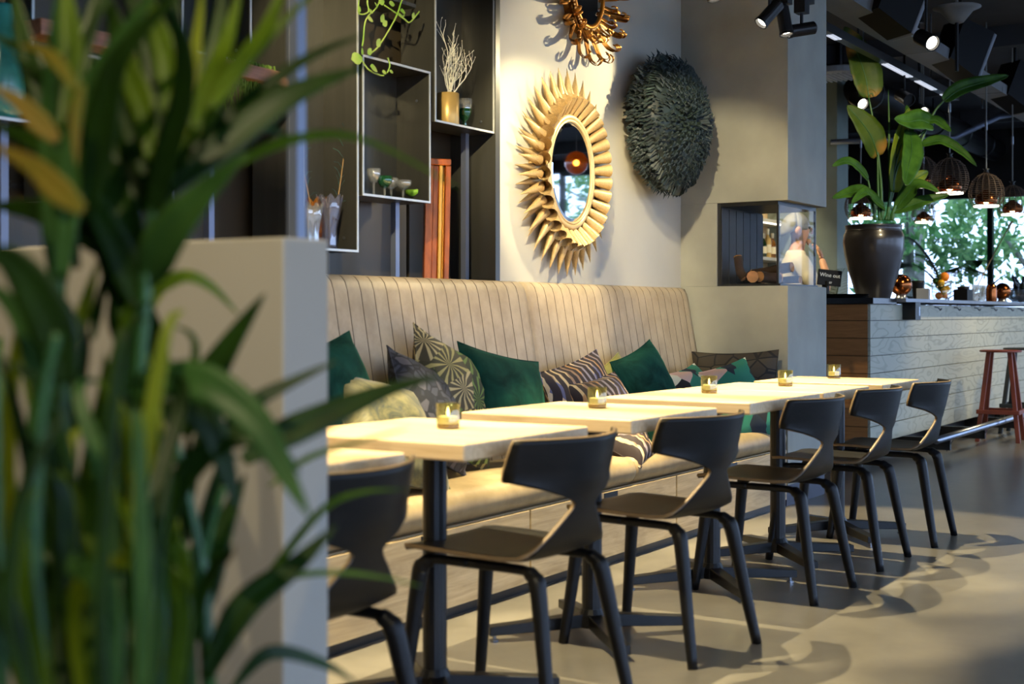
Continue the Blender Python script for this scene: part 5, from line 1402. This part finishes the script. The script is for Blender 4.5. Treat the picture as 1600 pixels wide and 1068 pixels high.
def tree(label, loc, h, rx, rz, nleaf, seed, m, m2):
    t = thing('garden_tree', label, 'tree', loc, group='trees outside the windows'); rg = random.Random(seed)
    tr = MB().tube([(0,0,0), (.05,.03,h*.3), (-.03,0,h*.55), (.05,.05,h*.9)], [.13,.11,.08,.03], 9)
    for k in range(7):
        a = rg.uniform(0, 2*PI); z = h*rg.uniform(.3,.7)
        tr.tube([(0,0,z), (rx*.4*math.cos(a), rx*.4*math.sin(a), z + h*.12), (rx*.8*math.cos(a), rx*.8*math.sin(a), z + h*.2)], [.05,.03,.012], 6)
    tr.build('trunk', MT['trunk'], t, smooth=True)
    cl = [(Vector((rx*.75*rg.uniform(-1,1), rx*.75*rg.uniform(-1,1), h*.68 + rz*rg.uniform(-.8,.7))), rg.uniform(.35,.75)) for _ in range(26)]
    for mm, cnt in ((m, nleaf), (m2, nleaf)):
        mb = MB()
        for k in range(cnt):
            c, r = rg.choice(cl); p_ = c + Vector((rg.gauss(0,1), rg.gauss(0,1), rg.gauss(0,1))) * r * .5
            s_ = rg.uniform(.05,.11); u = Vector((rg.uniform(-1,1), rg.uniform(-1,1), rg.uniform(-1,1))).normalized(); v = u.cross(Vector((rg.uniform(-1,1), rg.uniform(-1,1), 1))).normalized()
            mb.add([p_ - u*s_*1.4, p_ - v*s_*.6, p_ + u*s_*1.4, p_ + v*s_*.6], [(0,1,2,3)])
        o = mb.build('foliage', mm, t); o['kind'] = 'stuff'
    return t
TREES = [(22.5, 6.4, 5.0, 1.9, 'bright tree outside left of the garden window'), (23.5, 4.6, 5.5, 1.8, 'tall tree in the middle of the garden window'), (27.5, 7.6, 6.5, 2.4, 'distant tree beyond the garden window'),
         (22.8, 2.6, 4.2, 1.1, 'small tree by the grey house wall outside'), (23.5, -1.2, 5, 2.0, 'tree outside the far window towards the street'), (24.5, -6.2, 5.6, 2.0, 'street tree at the far corner outside')]
for i, (x, y, h, rx, lb) in enumerate(TREES):
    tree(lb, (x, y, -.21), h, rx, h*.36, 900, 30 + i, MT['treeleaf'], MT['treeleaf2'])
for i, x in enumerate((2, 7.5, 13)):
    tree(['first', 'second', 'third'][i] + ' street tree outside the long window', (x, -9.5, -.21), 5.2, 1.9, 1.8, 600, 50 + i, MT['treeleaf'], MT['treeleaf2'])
# ------------------------------------------------------------------ foreground palms (near the camera, out of focus)
FP = {}
def front_plant(key, label, px, d_, pot_h=.42, r=.11, pd=None):
    p = at(px, 0, pd or d_); t = thing('foreground_palm', label, 'plant', (p.x, p.y, 0))
    MB().lathe([(r*.78,0), (r,pot_h*.95), (r*1.05,pot_h), (r*.96,pot_h), (r*.92,pot_h*.9)], 28, cap=False).build('pot', MT['terracotta'], t, smooth=True)
    MB().lathe([(r*.93,pot_h*.9), (.001,pot_h*.92)], 20, cap=False).build('soil', MT['soil'], t)
    FP[key] = (t, d_, pot_h)
front_plant('a', 'tall broad leaved palm filling the left foreground', 185, 1.42)
front_plant('b', 'yellow tipped palm at the left picture edge', 10, 1.22, .42, .11)
front_plant('c', 'dark low palm in front of the partition', 340, 1.50, .40, .11, 1.75)
def strap(key, path, wpx, m, dd=(0,0), fold=.22, twist=0.0, stem=False, nm='leaf', wprof=None, tilt=(0,0,0)):
    """path from base to tip in the picture plane of its own depth; dd = depth offsets base, tip"""
    t, d0, ph = FP[key]
    n0 = len(path) - 1
    pts = [at(x, y, d0 + dd[0] + (dd[1]-dd[0]) * i / n0) for i, (x, y) in enumerate(path)]
    N_ = 18; P = smooth_pts(pts, N_); w_ = wpx * d0 / FPX; vs = []
    for i, p in enumerate(P):
        f = i / N_; tg = (P[min(i+1, N_)] - P[max(i-1, 0)]).normalized()
        nrm = (-FW + Vector(tilt) + Vector((0,0,.25))).normalized()
        s_ = tg.cross(nrm).normalized(); u = s_.cross(tg)
        an = twist * f; s2 = s_*math.cos(an) + u*math.sin(an); u2 = u*math.cos(an) - s_*math.sin(an)
        ww = w_/2 * (interp(wprof, f) if wprof else max(.03, min(1, .35 + 2.2*f) * (1 - f**2.6)))
        vs += [p - s2*ww + u2*fold*ww, p - s2*ww*.5 + u2*fold*ww*.45, p, p + s2*ww*.5 + u2*fold*ww*.45, p + s2*ww + u2*fold*ww]
    fs = [(i*5+j, i*5+j+1, (i+1)*5+j+1, (i+1)*5+j) for i in range(N_) for j in range(4)]
    return MB().add(vs, fs).build(nm, m, t, smooth=True, world=True, solid=.0012)
def stalk(key, path, r, dd=0, foot=True):
    t, d0, ph = FP[key]
    pts = [at(x, y, d0 + dd) for x, y in path]
    if foot: pts = [Vector((t.location.x + .05*math.sin(path[0][0]), t.location.y + .05*math.cos(path[0][0]), ph*.9))] + pts
    MB().tube(smooth_pts(pts, 20), [r*(1 - .5*i/20) for i in range(21)], 8).build('stalk', MT['stem'], t, smooth=True, world=True)
D, Mi, Li, Te, Ye = MT['leafdark'], MT['leafmid'], MT['leaflight'], MT['leafteal'], MT['leafyellow']
# main stalk of the tall palm and its crown
stalk('a', [(196,1100), (200,860), (212,640), (226,480), (236,360), (250,270)], .011)
stalk('a', [(120,1100), (110,800), (95,560), (92,430)], .009)
stalk('a', [(250,1100), (240,820), (222,600), (215,520)], .009)
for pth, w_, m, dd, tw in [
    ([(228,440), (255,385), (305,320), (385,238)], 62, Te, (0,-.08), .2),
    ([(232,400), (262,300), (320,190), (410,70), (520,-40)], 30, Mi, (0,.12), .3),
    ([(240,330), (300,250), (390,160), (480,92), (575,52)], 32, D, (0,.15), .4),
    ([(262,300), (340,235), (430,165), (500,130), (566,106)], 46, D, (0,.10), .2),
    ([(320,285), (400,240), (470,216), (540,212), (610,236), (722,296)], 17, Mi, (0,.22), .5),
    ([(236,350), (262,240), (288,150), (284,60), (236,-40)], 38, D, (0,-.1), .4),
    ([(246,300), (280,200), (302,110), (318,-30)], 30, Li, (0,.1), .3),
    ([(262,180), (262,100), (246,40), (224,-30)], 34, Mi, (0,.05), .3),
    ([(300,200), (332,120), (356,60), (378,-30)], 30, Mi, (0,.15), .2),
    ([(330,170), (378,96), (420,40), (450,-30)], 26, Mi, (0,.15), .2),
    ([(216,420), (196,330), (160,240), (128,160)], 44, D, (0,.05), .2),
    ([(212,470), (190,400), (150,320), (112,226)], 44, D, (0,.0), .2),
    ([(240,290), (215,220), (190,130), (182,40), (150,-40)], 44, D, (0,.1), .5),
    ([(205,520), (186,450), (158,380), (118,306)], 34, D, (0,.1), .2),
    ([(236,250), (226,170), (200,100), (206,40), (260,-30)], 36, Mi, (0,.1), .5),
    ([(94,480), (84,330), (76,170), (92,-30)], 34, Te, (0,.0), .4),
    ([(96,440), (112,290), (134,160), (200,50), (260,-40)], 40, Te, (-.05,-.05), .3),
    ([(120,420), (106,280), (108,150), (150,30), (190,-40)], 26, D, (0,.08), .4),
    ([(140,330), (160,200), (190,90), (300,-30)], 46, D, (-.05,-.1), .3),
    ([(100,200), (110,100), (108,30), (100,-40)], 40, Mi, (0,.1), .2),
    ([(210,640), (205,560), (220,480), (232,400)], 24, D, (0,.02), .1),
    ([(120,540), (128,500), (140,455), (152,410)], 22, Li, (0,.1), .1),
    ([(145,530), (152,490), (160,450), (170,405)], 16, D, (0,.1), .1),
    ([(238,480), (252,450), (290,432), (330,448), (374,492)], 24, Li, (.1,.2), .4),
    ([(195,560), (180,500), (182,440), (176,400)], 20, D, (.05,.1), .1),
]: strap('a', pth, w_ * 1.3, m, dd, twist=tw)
# left edge palm
stalk('b', [(60,1100), (52,850), (66,640), (90,520)], .010)
stalk('b', [(0,1100), (-6,850), (-10,640), (-20,500)], .009)
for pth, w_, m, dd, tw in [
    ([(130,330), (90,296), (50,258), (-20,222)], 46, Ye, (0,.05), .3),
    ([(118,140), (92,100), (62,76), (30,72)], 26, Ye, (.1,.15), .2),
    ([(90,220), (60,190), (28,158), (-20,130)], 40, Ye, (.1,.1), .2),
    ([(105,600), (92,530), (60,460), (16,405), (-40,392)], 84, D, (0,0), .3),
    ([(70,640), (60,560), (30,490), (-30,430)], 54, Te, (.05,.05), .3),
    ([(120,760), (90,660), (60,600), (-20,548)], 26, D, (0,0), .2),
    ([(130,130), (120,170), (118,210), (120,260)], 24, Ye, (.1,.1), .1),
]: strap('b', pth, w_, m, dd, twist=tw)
# dark lower palm
stalk('c', [(330,1100), (318,900), (290,760), (262,640)], .010)
stalk('c', [(300,1100), (300,960), (330,820), (350,760)], .008)
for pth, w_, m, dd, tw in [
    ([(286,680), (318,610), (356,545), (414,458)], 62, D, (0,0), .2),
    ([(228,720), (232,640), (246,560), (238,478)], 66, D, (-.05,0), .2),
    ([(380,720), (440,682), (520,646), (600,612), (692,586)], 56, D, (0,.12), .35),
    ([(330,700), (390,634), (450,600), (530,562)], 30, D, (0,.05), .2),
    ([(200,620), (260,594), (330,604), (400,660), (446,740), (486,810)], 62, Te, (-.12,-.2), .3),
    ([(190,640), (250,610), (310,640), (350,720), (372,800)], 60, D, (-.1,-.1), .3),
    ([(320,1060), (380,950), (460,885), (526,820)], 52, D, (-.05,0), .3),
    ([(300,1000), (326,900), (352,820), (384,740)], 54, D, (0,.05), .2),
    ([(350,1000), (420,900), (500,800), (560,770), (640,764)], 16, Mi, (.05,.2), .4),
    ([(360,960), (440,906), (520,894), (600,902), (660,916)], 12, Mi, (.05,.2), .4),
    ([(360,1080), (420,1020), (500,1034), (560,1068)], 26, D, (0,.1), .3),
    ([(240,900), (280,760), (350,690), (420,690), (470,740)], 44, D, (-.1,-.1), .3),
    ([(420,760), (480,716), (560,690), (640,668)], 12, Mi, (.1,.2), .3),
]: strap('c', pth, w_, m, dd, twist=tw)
# dense upright blades lower left
rg = random.Random(77)
for k in range(64):
    key = 'abc'[k % 3]
    x0 = rg.uniform(-20, 330); x1 = x0 + rg.uniform(-90, 90); y1 = rg.uniform(500, 900)
    m = rg.choice([D, D, Mi, Mi, D, Li, Te])
    strap(key, [(x0*.7 + 60, 1130), (x0*.9 + 20, 960), ((x0+x1)/2, (y1+960)/2 - 30), (x1, y1), (x1 + rg.uniform(-40,40), y1 - rg.uniform(10,60))], rg.uniform(22, 44), m, (rg.uniform(-.1,.12), rg.uniform(-.15,.2)), twist=rg.uniform(-.6,.6))

# more arching leaves in the crown of the tall palm and at the left edge
for pth, w_, m, dd, tw in [
    ([(236,330), (200,240), (120,150), (20,90)], 46, D, (.05,.15), .4),
    ([(232,300), (170,190), (90,110), (-20,50)], 40, D, (.1,.2), .4),
    ([(240,280), (250,160), (230,60), (190,-40)], 50, D, (.1,.2), .3),
    ([(250,260), (310,150), (340,60), (350,-40)], 40, D, (.1,.2), .3),
    ([(262,250), (330,150), (400,70), (440,-20)], 36, Mi, (.1,.25), .3),
    ([(226,380), (160,300), (70,230), (-20,190)], 40, D, (0,.1), .4),
    ([(222,420), (150,370), (60,330), (-20,320)], 44, D, (0,.1), .4),
    ([(240,300), (270,190), (280,90), (270,-30)], 44, D, (.15,.25), .3),
    ([(255,290), (320,215), (380,180), (440,176)], 36, D, (.1,.2), .3),
    ([(110,250), (70,150), (40,70), (20,-30)], 44, D, (.1,.2), .3),
    ([(130,200), (120,110), (140,40), (160,-40)], 44, D, (.1,.2), .3),
    ([(285,260), (345,205), (400,196), (452,214)], 34, D, (.05,.15), .3),
]: strap('a', pth, w_ * 1.25, m, dd, twist=tw)
